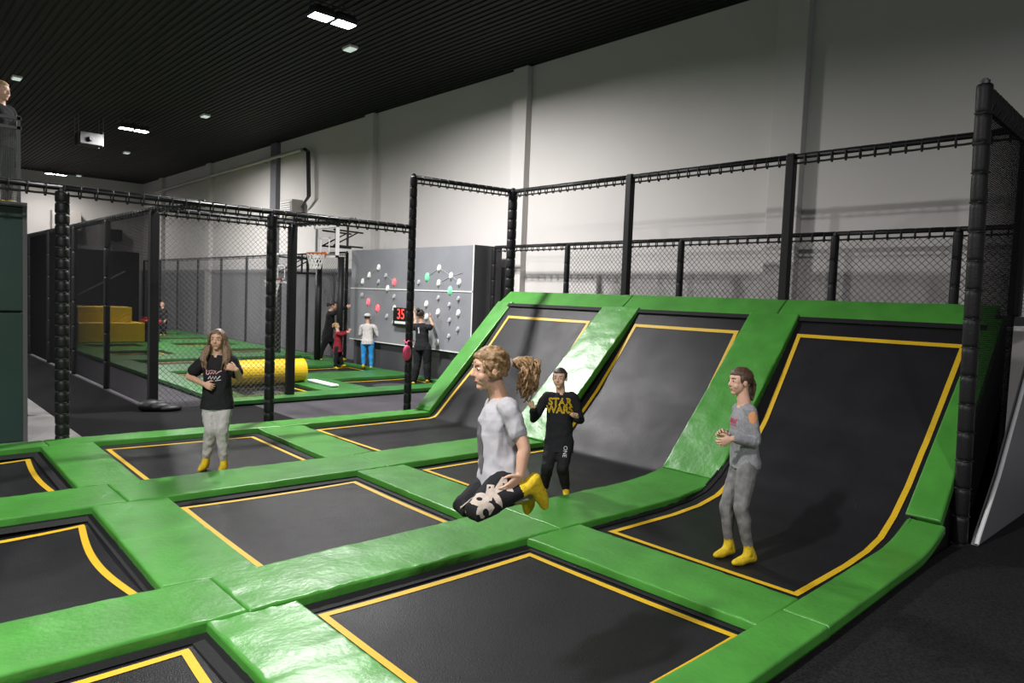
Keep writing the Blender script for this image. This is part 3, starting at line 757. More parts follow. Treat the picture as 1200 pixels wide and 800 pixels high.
mb = MB(); mb.box((4.95, 24.3, 6.0), (5.55, 24.9, 6.35), bev=.03); obj('housing', mb, M['rope'], t)
for x in (4.93, 5.57):
    for y in (24.35, 24.85):
        mb = MB(); mb.tube([(x, y, 6.0), (x, y, CZ)], .013, 6); obj('hanger_rod', mb, M['rail'], t)
mb = MB(); mb.tube([(5.25, 24.30, 6.17), (5.25, 24.22, 6.17)], .07, 14); obj('lens', mb, M['steel'], t)

# ------------------------------------------------------------------ left side: padded wall, platform, far dark things
t = thing('padded_block', 'dark green padded wall at the left edge carrying a railed platform', 'wall', (-.3, 11.4, 0))
mb = MB(); mb.box((-2.2, 10.2, 0), (1.50, 12.6, 1.55), bev=.015); mb.box((-2.2, 10.2, 1.57), (1.50, 12.6, 2.80), bev=.015); obj('padding', mb, M['greenwall'], t)
mb = MB(); mb.box((-2.2, 10.25, 1.54), (1.48, 12.6, 1.58)); obj('seam', mb, M['rope'], t)
mb = MB(); mb.box((-2.25, 10.16, 2.80), (1.53, 12.65, 2.85)); mb.box((1.485, 10.17, 0), (1.53, 10.20, 2.8)); obj('edge_trim', mb, M['rail'], t, label='grey edge strip')
t = thing('platform_railing', 'grey railing with smoked mesh panel on top of the dark green wall', 'railing', (-.3, 11.3, 2.85))
mb = MB()
for x in (1.46, .35, -.9): mb.box((x-.018, 10.23, 2.85), (x+.018, 10.27, 3.86))
mb.box((1.43, 12.3, 2.85), (1.49, 12.36, 3.86))
for z in (3.83, 3.72): mb.box((-2, 10.23, z-.02), (1.49, 10.27, z+.015)); mb.box((1.44, 10.25, z-.02), (1.48, 12.36, z+.015))
obj('rail', mb, M['rail'], t)
mb = MB(); k = 130
for i in range(k): mb.ribbon3((-.6+2.05*i/k, 10.25, 2.87), (-.6+2.05*i/k, 10.25, 3.70), .0056)
for i in range(52): mb.ribbon3((-.6, 10.25, 2.87+.016*i), (1.44, 10.25, 2.87+.016*i), .0036)
obj('mesh_panel', mb, M['screen'], t)

t = thing('foam_steps', 'yellow foam steps behind the fine dark net at the left', 'steps', (5.85, 24.9, 0))
mb = MB(); mb.box((4.95, 24.45, .108), (6.80, 25.6, .72), bev=.03); obj('lower_step', mb, M['yellowfoam'], t)
mb = MB(); mb.box((4.95, 24.75, .72), (6.50, 25.6, 1.20), bev=.03); obj('upper_step', mb, M['yellowfoam'], t)
mb = MB(); mb.box((4.72, 24.5, .108), (4.84, 24.62, 1.28), bev=.02)
obj('foam_post', mb, mat('olive_foam', (.20,.20,.02), .5), None, label='slim olive-yellow upright beside the yellow foam steps', cat='post')
t = thing('dark_partition', 'charcoal padded partition with a sloping handrail across the far end', 'partition', (3.4, 34.2, 0))
mb = MB(); mb.box((-4.0, 34.0, 0), (9.2, 34.4, 3.3), bev=.02); obj('padding', mb, M['darkwall'], t)
mb = MB(); mb.tube([(6.6, 33.9, 1.25), (8.6, 33.9, 2.45)], .035, 8); obj('handrail', mb, M['pipe'], t)
mb = MB(); mb.box((8.9, 38.3, 3.95), (9.6, 38.69, 4.5), bev=.02); obj('wall_unit', mb, M['steel'], None, label='dark box mounted high on the far end wall', cat='box')
mb = MB(); mb.box((6.7, 38.2, 4.25), (7.85, 38.69, 5.15), bev=.02); obj('duct_box', mb, M['pipe'], None, label='grey duct box on the far wall behind the left lashed post', cat='duct')
t = thing('stand', 'small red-topped stand beside the person in the black dress', 'table', (7.86, 27.5, .1), None)
mb = MB(); mb.box((7.58, 27.38, .60), (7.99, 27.65, .78), bev=.02); obj('top', mb, M['redpaint'], t)
for x in (7.6, 7.97):
    mb = MB(); mb.tube([(x, 27.5, .1), (x, 27.5, .58)], .02, 8); obj('leg', mb, M['pipe'], t)
t = thing('foam_block', 'low dark block with a red top at the right of the yellow foam steps', 'block', (7.08, 24.9, .108))
mb = MB(); mb.box((6.86, 24.65, .108), (7.3, 25.15, .70), bev=.02); obj('base', mb, M['darkwall'], t)
mb = MB(); mb.box((6.83, 24.6, .70), (7.33, 25.2, .80), bev=.03); obj('top', mb, M['redpaint'], t, label='red padded top')
# ------------------------------------------------------------------ people
def smat(name, c, rough=.7, **k): return mat(name, c, rough, **k)
SKIN = smat('skin_fair', (.60,.36,.26), .5, noise_amt=.10, noise_scale=25)
SKIN2 = smat('skin_tan', (.52,.31,.21), .5, noise_amt=.10, noise_scale=25)
EYEW = smat('eye_white', (.50,.48,.46), .4); IRIS = smat('eye_iris', (.03,.02,.015), .25); LIP = smat('lip', (.42,.15,.13), .45)
SOCK = smat('yellow_sock', (.62,.44,.008), .8, noise_amt=.25, noise_scale=60, bump=.3, bump_scale=250, bdist=.003)
def cloth(name, c, amt=.15, sc=40, **k): return mat(name, c, .85, spec=.2, noise_amt=amt, noise_scale=sc, bump=.25, bump_scale=350, bdist=.002, **k)
def hairmat(name, c, c2): return mat(name, c, .45, spec=.4, noise_amt=.5, noise_scale=55, col2=c2, bump=.7, bump_scale=160, bdist=.005)

def fuse(mb, voxel, it=3, fac=.5):
    me = bpy.data.meshes.new('tmp'); me.from_pydata([tuple(p) for p in mb.v], [], mb.f); me.update()
    o = bpy.data.objects.new('tmp', me); COL.objects.link(o)
    r = o.modifiers.new('r', 'REMESH'); r.mode = 'VOXEL'; r.voxel_size = voxel; r.adaptivity = 0
    if it: q = o.modifiers.new('s', 'SMOOTH'); q.iterations = it; q.factor = fac
    dg = bpy.context.evaluated_depsgraph_get(); dg.update()
    e = bpy.data.meshes.new_from_object(o.evaluated_get(dg))
    out = MB(); out.v = [v.co.copy() for v in e.vertices]; out.f = [tuple(p.vertices) for p in e.polygons]
    out.n = [v.normal.copy() for v in e.vertices]
    bpy.data.objects.remove(o); bpy.data.meshes.remove(me); bpy.data.meshes.remove(e)
    return out
def crease(mb, amp, sc, sd=0, stretch=(1,1,1)):
    for i, p in enumerate(mb.v):
        q = V((p.x*stretch[0], p.y*stretch[1], p.z*stretch[2]))*sc + V((sd, sd*2.1, sd*.3))
        a = noise.noise(q); b = noise.noise(q*2.3 + V((5,1,3)))
        mb.v[i] = p + mb.n[i]*amp*((.5-abs(a))*1.3 + .5*b - .3)
    return mb
def catmull(pts, rr, sub):
    P = [V(p) for p in pts]; n = len(P); op = []; orr = []
    for i in range(n-1):
        p0 = P[max(0,i-1)]; p1 = P[i]; p2 = P[i+1]; p3 = P[min(n-1,i+2)]
        for k in range(sub):
            t = k/sub
            op.append(.5*((2*p1)+(p2-p0)*t+(2*p0-5*p1+4*p2-p3)*t*t+(3*p1-p0-3*p2+p3)*t**3)); orr.append(lerp(rr[i], rr[i+1], t))
    op.append(P[-1]); orr.append(rr[-1])
    return op, orr
def limb(mb, pts, rr, sub=4, n=14, smooth=True):
    if smooth: pts, rr = catmull(pts, rr, sub)
    mb.tube(pts, list(rr), n, round_ends=True)

class Person:
    def __init__(s, name, label, J, h, skin=SKIN, floor=None, vox=.0042, headF=None, headU=None, group=None, root_z=None, hh=.208):
        s.J = {k: V(v) for k, v in J.items()}; J = s.J; s.s = h/1.4; s.vox = vox; s.skin = skin; s.floor = floor
        s.pel = (J['hipL']+J['hipR'])/2; s.neck = J['neck']
        s.U = (s.neck-s.pel).normalized()
        def fr(side):
            S = side - s.U*side.dot(s.U); S.normalize(); return S, S.cross(s.U)
        s.Sh, s.Fh = fr(J['hipL']-J['hipR']); s.Ss, s.Fs = fr(J['shL']-J['shR'])
        s.S = (s.Sh+s.Ss).normalized(); s.F = s.S.cross(s.U).normalized()
        hu = V(headU) if headU else ((J['head']-s.neck).normalized()*.4 + V((0,0,1))).normalized()
        hf = V(headF) if headF else s.F
        hf = (hf - hu*hf.dot(hu)).normalized(); s.HU, s.HF, s.HS = hu, hf, hu.cross(hf)
        s.k = hh*s.s/.21 if hh else s.s
        zb = floor if floor is not None else min(J['toL'].z, J['toR'].z, J['knL'].z)-.03
        s.root = thing('person', label, 'person', (s.pel.x, s.pel.y, zb if root_z is None else root_z), group)
    def hp(s, x, y, z): return s.J['head'] + (s.HS*x + s.HF*y + s.HU*z)*s.k
    def hell(s, mb, c, r, nu=18, nv=12): mb.ell(s.hp(*c), s.HS*r[0]*s.k, s.HF*r[1]*s.k, s.HU*r[2]*s.k, nu, nv)
    PROF = [(-.17,.080,.066,0),(-.06,.114,.086,-.008),(.07,.120,.090,-.010),(.24,.110,.080,-.002),(.42,.101,.074,.004),(.58,.110,.080,.004),(.74,.120,.082,0),(.86,.112,.070,-.006),(.94,.082,.056,-.010),(1.0,.050,.048,-.008)]
    def torso(s, mb, grow=0, t0=-.17, t1=1.0, flare=0, wide=1.0):
        pr = s.PROF; rs = []
        def at(t):
            if t <= pr[0][0]: return pr[0][1:] if t0 > -.2 else (max(pr[1][1], .112), max(pr[1][2], .086), 0)
            for a, b in zip(pr, pr[1:]):
                if t <= b[0]:
                    u = (t-a[0])/(b[0]-a[0]); u = u*u*(3-2*u)*.5+u*.5
                    return tuple(lerp(a[q], b[q], u) for q in (1, 2, 3))
            return pr[-1][1:]
        N = 26
        for i in range(N+1):
            t = lerp(t0, t1, i/N); w, d, f = at(t)
            if flare: w = max(w, .112*min(1, 1.15-max(0,t-.7)*1.5)) if t < .75 else w; d = max(d, .086) if t < .6 else d
            g = grow*(1 if t < .85 else max(.25, 1-(t-.85)/.15*.75)) + flare*max(0, .35-t)
            u = min(1, max(0, t)); S = lerp(s.Sh, s.Ss, u).normalized(); F = S.cross(s.U)
            c = lerp(s.pel, s.neck, t) + F*f*s.s
            rs.append([c + S*((w*wide*s.s+g)*math.copysign(abs(math.cos(a))**.85, math.cos(a))) + F*((d*s.s+g)*math.copysign(abs(math.sin(a))**.85, math.sin(a))) for a in (2*math.pi*q/30 for q in range(30))])
        mb.rings(rs)
    def arm(s, mb, sd, grow=0, upto=2.0, start=0):
        J = s.J; a, b, c = J['sh'+sd], J['el'+sd], J['wr'+sd]; k = s.s
        inn = lerp(a, s.neck - s.U*.04*k, .45)
        pts = [inn, a, lerp(a, b, .5), b]; rr = [.043*k+grow, .042*k+grow, .036*k+grow, .031*k+grow]
        if upto <= 1: 
            e = lerp(a, b, upto); pts = [inn, a, lerp(a, e, .5), e]; rr = [.043*k+grow*.8, .044*k+grow, .041*k+grow*1.1, .041*k+grow*1.3]
        else:
            q = upto-1; pts += [lerp(b, c, .35*q), lerp(b, c, q)]; rr += [.032*k+grow, .023*k+grow]
        limb(mb, pts, rr)
    def leg(s, mb, sd, grow=0, upto=1.0, calf=None, floor_gap=0):
        J = s.J; a, b, c = J['hip'+sd], J['kn'+sd], J['an'+sd]; k = s.s
        e = lerp(b, c, upto); back = -s.Fh
        pts = [lerp(a, s.pel, .25)+s.U*.03*k, lerp(a, b, .12), lerp(a, b, .5), lerp(a, b, .85), b, lerp(b, c, .3*upto)+back*.008*k, lerp(b, c, .6*upto), e]
        rr = [.068*k, .072*k, .063*k, .050*k, .046*k, .046*k, .038*k, .030*k]
        rr = [r+grow for r in rr]
        if calf: rr[5] = max(rr[5], calf); rr[6] = max(rr[6], calf*.95); rr[7] = max(rr[7], calf*.8)
        limb(mb, pts, rr, sub=5)
    def foot(s, mb, sd, grow=0, cuff=0):
        J = s.J; k = s.s; a, t, kn = J['an'+sd], J['to'+sd].copy(), J['kn'+sd]
        dn = (a-kn).normalized(); fd = (t-a) - dn*(t-a).dot(dn)
        fd = fd.normalized() if fd.length > .01 else s.F
        L = .05*k
        if s.floor is not None:
            L = min(.10*k, max(.03*k, (a.z-s.floor-.028*k)/max(.3, -dn.z))); t.z = s.floor+.019*k
        heel = a + dn*L - fd*.028*k
        if s.floor is not None: heel.z = s.floor + .027*k
        if (t-heel).length > .20*k: t = heel + (t-heel).normalized()*.20*k
        limb(mb, [a - dn*.02*k, a, lerp(a, heel, .6), heel], [.030*k+grow, .031*k+grow, .030*k+grow, .026*k+grow], sub=3)
        m = lerp(heel, t, .35); 
        limb(mb, [heel, m + (a-heel)*.10, lerp(heel, t, .68), t], [.026*k+grow, .031*k+grow, .030*k+grow, .017*k+grow], sub=4)
        limb(mb, [a, lerp(a, m, .6), lerp(heel, t, .6)], [.03*k+grow, .03*k+grow, .022*k+grow], sub=3)
        if cuff: limb(mb, [a - dn*cuff, a], [.034*k+grow, .031*k+grow], sub=3)
    def hand(s, mb, sd, thumb, palm, curl=(.3,.5,.4), fan=1.0):
        J = s.J; k = s.s*1.0; w = J['wr'+sd]; d = (J['hd'+sd]-w).normalized()
        lat = V(thumb); lat = (lat-d*lat.dot(d)).normalized(); n = V(palm); n = n-d*n.dot(d)-lat*n.dot(lat)
        n = n.normalized() if n.length > .05 else d.cross(lat)
        rs = []
        for t, wd, dp in ((-.02,.020,.017),(.012,.024,.016),(.04,.033,.0145),(.066,.037,.013),(.082,.035,.0105)):
            c = w + d*t*k; rs.append([c + lat*(wd*k*math.cos(a)) + n*(dp*k*math.sin(a)) for a in (2*math.pi*q/16 for q in range(16))])
        mb.rings(rs)
        for i in range(4):
            b = w + d*(.074-.004*abs(i-1.3))*k + lat*(.027-.0182*i)*k
            L = (.058,.065,.060,.047)[i]*k; dr = (d + lat*(.16-.11*i)*fan).normalized()
            pts = [b - dr*.012*k, b]; an = 0; p = b
            for q, (f, c) in enumerate(zip((.45,.32,.25), curl)):
                an += c; dd = (dr*math.cos(an) + n*math.sin(an)); p = p + dd*L*f; pts.append(p)
            limb(mb, pts, [.0085*k,.0082*k,.0075*k,.0068*k,.0056*k], sub=3, n=10)
        b = w + d*.022*k + lat*.022*k; dr = (d*.62+lat*.72+n*.30).normalized(); p1 = b+dr*.034*k; d2 = (d*.85+lat*.35+n*.35).normalized()
        limb(mb, [b-dr*.01*k, b, p1, p1+d2*.028*k], [.012*k,.0115*k,.0085*k,.0065*k], sub=3, n=10)
    def body(s, hands):
        mb = MB(); s.torso(mb)
        for sd in 'LR':
            s.arm(mb, sd); s.leg(mb, sd); s.foot(mb, sd); s.hand(mb, sd, *hands[sd])
        limb(mb, [s.neck - s.U*.03*s.s, s.neck, lerp(s.neck, s.hp(0,-.012,-.04), .6), s.hp(0,-.012,-.03)], [.058*s.s,.051*s.s,.048*s.s,.049*s.s], sub=3)
        s.hell(mb, (0,-.012,.024), (.073,.090,.081)); s.hell(mb, (0,.020,-.030), (.058,.062,.070)); s.hell(mb, (0,.052,-.084), (.024,.022,.018))
        for x in (1,-1):
            s.hell(mb, (x*.032,.050,-.030), (.024,.024,.026)); s.hell(mb, (x*.073,-.006,-.008), (.010,.019,.029), 12, 8)
        s.hell(mb, (0,.056,.036), (.046,.020,.016)); s.hell(mb, (0,.045,.005), (.056,.030,.045))
        mb.tube([s.hp(0,.074,.016), s.hp(0,.084,-.006), s.hp(0,.091,-.019)], [.0080*s.k,.0095*s.k,.0110*s.k], 10, round_ends=True)
        s.hell(mb, (0,.080,-.023), (.017,.011,.009), 12, 8); s.hell(mb, (0,.066,-.050), (.028,.014,.018), 12, 8)
        s.bodyo = obj('body', fuse(mb, s.vox, 2), s.skin, s.root, smooth=True)
        for x in (1,-1):
            m = MB(); s.hell(m, (x*.030,.0645,.010), (.0125,.0095,.0072), 12, 8); e = obj('eye', m, EYEW, s.root, smooth=True)
            m = MB(); s.hell(m, (x*.030,.0728,.010), (.0064,.0024,.0066), 10, 6); obj('iris', m, IRIS, e, smooth=True)
            m = MB(); m.tube([s.hp(x*.014,.0800,.030), s.hp(x*.031,.0755,.034), s.hp(x*.046,.0650,.030)], [.0020*s.k,.0026*s.k,.0014*s.k], 6); obj('eyebrow', m, s.hairm, s.root)
        m = MB(); s.hell(m, (0,.0775,-.051), (.018,.0042,.0058), 14, 8); obj('mouth', m, LIP, s.root, smooth=True)
    def socks(s, m=SOCK, cuff=.05):
        for sd in 'LR':
            mb = MB(); s.foot(mb, sd, .005, cuff*s.s); obj('sock', fuse(mb, s.vox*1.2, 2), m, s.root, smooth=True)
    def trousers(s, m, grow=.010, calf=None, upto=.95, amp=.006, name='trousers', t1=.22):
        mb = MB(); s.torso(mb, grow, -.17, t1)
        for sd in 'LR': s.leg(mb, sd, grow, upto, calf)
        f = crease(fuse(mb, s.vox*1.3, 3), amp, 14, 3, (1,1,.7)); s.tro = f
        s.troo = obj(name, f, m, s.root, smooth=True); return s.troo
    def shirt(s, m, hem=-.1, sleeve=2.0, grow=.014, flare=.05, amp=.008, wide=1.0, sgrow=None, name='shirt', t1=.985, sd_=1):
        mb = MB(); s.torso(mb, grow, hem, t1, flare, wide)
        for sd in 'LR': s.arm(mb, sd, grow if sgrow is None else sgrow, sleeve if not isinstance(sleeve, dict) else sleeve[sd])
        f = crease(fuse(mb, s.vox*1.3, 4), amp, 11, sd_, (1,1,.8)); s.shi = f
        s.shio = obj(name, f, m, s.root, smooth=True); return s.shio
    def haircap(s, m, grow=1.07, line=.50, strands=None, vox=None, wave=.004, low=-.45, name='hair'):
        """cap over the skull, open at the face; strands = list of (points, radii)"""
        mb = MB(); nu, nv = 40, 26; vs = []; c = (0,-.014,.026); r = (.076,.093,.085)
        rs = []
        for j in range(1, nv):
            t = math.pi*j/nv; ring = []
            for i in range(nu):
                p = 2*math.pi*i/nu; x, y, z = math.sin(t)*math.cos(p), math.sin(t)*math.sin(p), math.cos(t)
                front = max(0, min(1, (y-.12)/.25)); lowz = max(0, min(1, (line-z + .25*abs(x)*0)/.18))
                side = max(0, min(1, (.93-abs(x))/.2))
                f = front*lowz*side; f = max(f, max(0, min(1, (low-z)/.2)))
                g = grow + wave*10*noise.noise(V((x*5, y*1.5, z*5)))*.3; g = lerp(g, .86, f)
                ring.append(s.hp(c[0]+r[0]*g*x, c[1]+r[1]*g*y, c[2]+r[2]*g*z))
            rs.append(ring)
        mb.rings(rs)
        for pts, rr in (strands or []): limb(mb, [s.hp(*p) for p in pts], [q*s.k for q in rr], sub=4, n=8)
        f = fuse(mb, vox or s.vox*1.1, 1)
        for i, p in enumerate(f.v): f.v[i] = p + f.n[i]*wave*(noise.noise(V((p.x*60, p.y*60, p.z*25)))+.6*noise.noise(p*35))*s.k
        return obj(name, f, m, s.root, smooth=True)
    def decal(s, src, vs, fs, c, right, upv, mat_, parent, name, lift=.003, label=None, sub=0):
        right, upv = V(right).normalized(), V(upv).normalized(); into = (-right.cross(upv)).normalized(); c = V(c)
        bm = bmesh.new(); bv = [bm.verts.new(v) for v in vs]
        for f in fs:
            try: bm.faces.new([bv[i] for i in f])
            except ValueError: pass
        if sub:
            bmesh.ops.triangulate(bm, faces=bm.faces[:])
            for _ in range(4):
                e = [e for e in bm.edges if e.calc_length() > sub]
                if e: bmesh.ops.subdivide_edges(bm, edges=e, cuts=1)
            bmesh.ops.triangulate(bm, faces=bm.faces[:])
        tree = BVHTree.FromPolygons(src.v, src.f); bm.verts.index_update(); out = []
        for v in bm.verts:
            o = c + right*v.co.x + upv*v.co.y - into*.35
            hit, nn, ix, ds = tree.ray_cast(o, into, .8)
            if hit is None: out.append(None); continue
            out.append(hit - into*(lift + max(0, v.co.z)*.6))
        mb = MB(); fl = [[v.index for v in f.verts] for f in bm.faces if all(out[v.index] is not None for v in f.verts)]; us = sorted({i for f in fl for i in f}); ix = {i: k for k, i in enumerate(us)}
        mb.add([out[i] for i in us], [[ix[i] for i in f] for f in fl]); bm.free()
        return obj(name, mb, mat_, parent, label=label)
def stroke(pts, w):
    vs = []; fs = []
    for i, p in enumerate(pts):
        a = V((*pts[max(0,i-1)], 0)); b = V((*pts[min(len(pts)-1,i+1)], 0)); d = (b-a).normalized(); n = V((-d.y, d.x, 0))*w/2
        vs += [V((*p, 0))+n, V((*p, 0))-n]
    for i in range(len(pts)-1): fs.append((2*i, 2*i+1, 2*i+3, 2*i+2))
    return vs, fs
def merge(*parts):
    vs = []; fs = []
    for a, b in parts: k = len(vs); vs += list(a); fs += [tuple(i+k for i in f) for f in b]
    return vs, fs
def blob(cx, cy, rx, ry, sd, n=18):
    vs = [V((cx, cy, 0))]
    for i in range(n):
        a = 2*math.pi*i/n; q = 1+.45*noise.noise(V((math.cos(a)*1.5+sd, math.sin(a)*1.5, sd)))
        vs.append(V((cx+rx*q*math.cos(a), cy+ry*q*math.sin(a), 0)))
    return vs, [(0, 1+i, 1+(i+1) % n) for i in range(n)]

JT = {
 'jumper': dict(head=(2.289,2.63,1.599), neck=(2.341,2.611,1.455), shL=(2.279,2.461,1.426), shR=(2.41,2.719,1.392), elL=(2.307,2.38,1.253), wrL=(2.286,2.375,1.127), hdL=(2.224,2.386,1.061), elR=(2.49,2.71,1.181), wrR=(2.422,2.666,1.047), hdR=(2.34,2.642,0.994), hipL=(2.306,2.489,1.075), hipR=(2.379,2.637,1.037), knL=(2.071,2.439,0.975), anL=(2.32,2.366,1.063), toL=(2.445,2.364,0.956), knR=(2.125,2.591,0.952), anR=(2.408,2.495,0.974), toR=(2.487,2.524,0.884)),
 'rgirl': dict(head=(4.942,2.775,1.384), neck=(4.964,2.741,1.217), shL=(4.904,2.656,1.175), shR=(5.057,2.84,1.15), elL=(4.915,2.6,0.952), wrL=(4.722,2.686,0.983), hdL=(4.657,2.743,0.949), elR=(5.114,2.85,0.92), wrR=(4.887,2.831,0.954), hdR=(4.818,2.858,1.009), hipL=(4.921,2.66,0.759), hipR=(5.02,2.77,0.724), knL=(4.843,2.652,0.443), anL=(4.927,2.618,0.149), toL=(4.746,2.656,0.067), knR=(4.898,2.803,0.415), anR=(4.954,2.798,0.152), toR=(4.818,2.821,0.067)),
 'star': dict(head=(5.119,4.814,1.179), neck=(5.146,4.819,1.041), shR=(5.039,4.912,0.976), shL=(5.216,4.709,0.991), elR=(4.943,4.971,0.771), wrR=(4.812,4.856,0.883), hdR=(4.761,4.855,0.969), elL=(5.285,4.668,0.778), wrL=(5.126,4.571,0.807), hdL=(5.078,4.554,0.88), hipR=(5.076,4.827,0.517), hipL=(5.148,4.733,0.526), knR=(4.944,4.768,0.315), anR=(5.051,4.896,0.085), toR=(4.933,4.824,0.051), knL=(5.039,4.653,0.326), anL=(5.178,4.724,0.095), toL=(5.066,4.607,0.063)),
 'lgirl': dict(head=(2.804,7.563,1.396), neck=(2.816,7.58,1.241), shR=(2.713,7.669,1.164), shL=(2.918,7.481,1.184), elR=(2.586,7.773,0.997), wrR=(2.646,7.495,0.944), hdR=(2.705,7.397,0.917), elL=(2.969,7.377,0.994), wrL=(2.877,7.24,1.111), hdL=(2.821,7.253,1.138), hipR=(2.75,7.584,0.703), hipL=(2.848,7.492,0.708), knR=(2.717,7.485,0.469), anR=(2.71,7.576,0.174), toR=(2.616,7.504,0.065), knL=(2.802,7.407,0.473), anL=(2.841,7.453,0.154), toL=(2.768,7.349,0.058)),
 'mom': dict(head=(9.638,17.615,1.556), neck=(9.584,17.652,1.414), shR=(9.543,17.478,1.328), shL=(9.682,17.829,1.338), elR=(9.639,17.332,1.451), wrR=(9.792,17.196,1.528), hdR=(9.877,17.122,1.578), elL=(9.763,17.869,1.078), wrL=(9.78,17.701,0.898), hdL=(9.788,17.618,0.809), hipR=(9.458,17.577,0.744), hipL=(9.566,17.778,0.753), knR=(9.352,17.646,0.392), anR=(9.321,17.719,0.108), toR=(9.333,17.5,0.057), knL=(9.689,17.608,0.412), anL=(9.865,17.491,0.135), toL=(9.908,17.379,0.097)),
 'kidred': dict(head=(8.934,16.153,1.076), neck=(8.956,16.122,0.949), shR=(8.895,16.01,0.892), shL=(9.057,16.216,0.9), elR=(8.958,15.909,0.877), wrR=(9.037,15.84,0.923), hdR=(9.1,15.786,0.969), elL=(9.183,16.181,0.901), wrL=(9.247,16.127,0.97), hdL=(9.295,16.085,0.994), hipR=(8.9,16.045,0.547), hipL=(9.006,16.151,0.537), knR=(8.876,16.034,0.313), anR=(8.867,16.05,0.075), toR=(8.884,15.949,0.031), knL=(9.035,16.105,0.302), anL=(9.074,16.08,0.108), toL=(9.112,15.975,0.095)),
 'blue': dict(head=(9.439,15.518,1.325), neck=(9.437,15.507,1.176), shL=(9.353,15.646,1.083), shR=(9.534,15.342,1.1), elL=(9.345,15.705,0.887), wrL=(9.462,15.743,1.013), hdL=(9.521,15.764,1.099), elR=(9.621,15.313,0.889), wrR=(9.688,15.464,0.986), hdR=(9.716,15.513,1.07), hipL=(9.368,15.532,0.706), hipR=(9.483,15.399,0.714), knL=(9.349,15.525,0.408), anL=(9.325,15.472,0.157), toL=(9.455,15.562,0.058), knR=(9.49,15.395,0.415), anR=(9.465,15.34,0.122), toR=(9.585,15.412,0.035)),
 'woman': dict(head=(9.174,12.891,1.5), neck=(9.185,12.866,1.332), shL=(9.143,13.059,1.209), shR=(9.237,12.646,1.232), elL=(9.263,13.206,1.354), wrL=(9.266,13.286,1.542), hdL=(9.271,13.332,1.655), elR=(9.423,12.778,1.281), wrR=(9.473,12.949,1.425), hdR=(9.518,12.983,1.519), hipL=(9.152,12.92,0.783), hipR=(9.231,12.711,0.798), knL=(9.116,12.881,0.41), anL=(9.044,12.89,0.053), toL=(9.116,13.022,-0.022), knR=(9.258,12.697,0.441), anR=(9.254,12.675,0.123), toR=(9.364,12.759,0.052)),
 'bench': dict(head=(8.279,27.75,1.216), neck=(8.289,27.731,1.092), shL=(8.368,27.653,1.034), shR=(8.208,27.8,1.026), elL=(8.411,27.596,0.82), wrL=(8.331,27.52,0.667), hdL=(8.301,27.516,0.606), elR=(8.129,27.722,0.842), wrR=(8.051,27.648,0.721), hdR=(8.012,27.612,0.676), hipL=(8.329,27.658,0.661), hipR=(8.238,27.743,0.656), knL=(8.313,27.596,0.384), anL=(8.323,27.623,0.165), toL=(8.297,27.44,0.13), knR=(8.221,27.68,0.379), anR=(8.231,27.707,0.16), toR=(8.183,27.544,0.124)),
}

# --- jumping girl
rng = random.Random(5)
p = Person('jumper', 'girl in pale grey t-shirt jumping with knees bent and curly ponytail flying', JT['jumper'], 1.36, SKIN2, None, .0036, headF=(-.93,.34,-.13), headU=(-.10,.05,1), root_z=.86)
p.hairm = hairmat('curly_blonde_hair', (.30,.185,.085), (.14,.08,.035))
p.body({'L': ((-.75,-.1,.3), (.45,.85,.1), (.25,.3,.2)), 'R': ((-.7,.1,.4), (.3,-.9,.1), (.3,.4,.3))})
p.socks(cuff=.035)
LEG = cloth('black_leggings', (.012,.012,.014)); p.trousers(LEG, .006, None, .93, .003, 'leggings')
TEE = cloth('pale_grey_tee', (.36,.355,.375), .06, 60); p.shirt(TEE, -.22, .60, .018, .060, .012, 1.0, .006, 't_shirt', sd_=4)
PR = cloth('dark_print', (.12,.11,.12)); 
vs, fs = merge(blob(0, .02, .045, .07, 1), blob(.015, -.07, .035, .05, 3), blob(-.02, .09, .03, .03, 6))
p.decal(p.shi, vs, fs, lerp(p.pel, p.neck, .42)+p.S*.01, p.S, p.U, PR, p.shio, 'chest_print', .004, 'dark faded print', .012)
BE = cloth('beige_letters', (.42,.36,.31))
kn, hp_ = p.J['knL'], p.J['hipL']; ax = (hp_-kn).normalized(); vdir = (V((0,0,1.95))-kn).normalized(); sd = ax.cross(vdir).normalized(); upv = vdir.cross(ax).normalized()
def legtext(ch, size, along, across, rot):
    vs, fs = text_mesh(ch, size, bold=.010); c_, s_ = math.cos(rot), math.sin(rot)
    vs = [V((v.x*c_-v.y*s_+along, v.x*s_+v.y*c_+across, 0)) for v in vs]
    return vs, fs
def bold(part, w=.0): return part
vs, fs = merge(legtext('C', .085, -.012, -.030, -1.2), legtext('O', .085, .015, .025, -1.2), legtext('K', .105, .080, -.006, -1.1), legtext('A', .085, .155, -.006, -1.0))
p.decal(p.tro, vs, fs, kn + ax*.01, ax, -sd if False else upv, BE, p.troo, 'thigh_lettering', .003, 'beige lettering', .01)
st = []
for q in range(26):                                        # loose waves swept back over the cap
    x = rng.uniform(-.07,.07); z0 = rng.uniform(.02,.095); y0 = .075 - abs(x)*.5 - max(0,z0-.05)*.6
    sx = 1 if x >= 0 else -1
    st.append(([(x*.8, y0, z0), (x+sx*.012, y0-.05, z0+.006*rng.uniform(-1,1)), (x*.9+sx*.012, -.06, z0*.6+rng.uniform(-.02,.02)), (x*.3, -.105, .015+rng.uniform(-.02,.02))], (.009,.014,.014,.008)))
for q in range(8):
    sx = rng.choice((-1,1)); st.append(([(sx*.066,.05,.04), (sx*.078,.035,-.01), (sx*.08,.0,-.03), (sx*.06,-.07,-.03+.01*q%2)], (.008,.012,.012,.008)))
p.haircap(p.hairm, 1.10, .50, st, .0042, .0055)
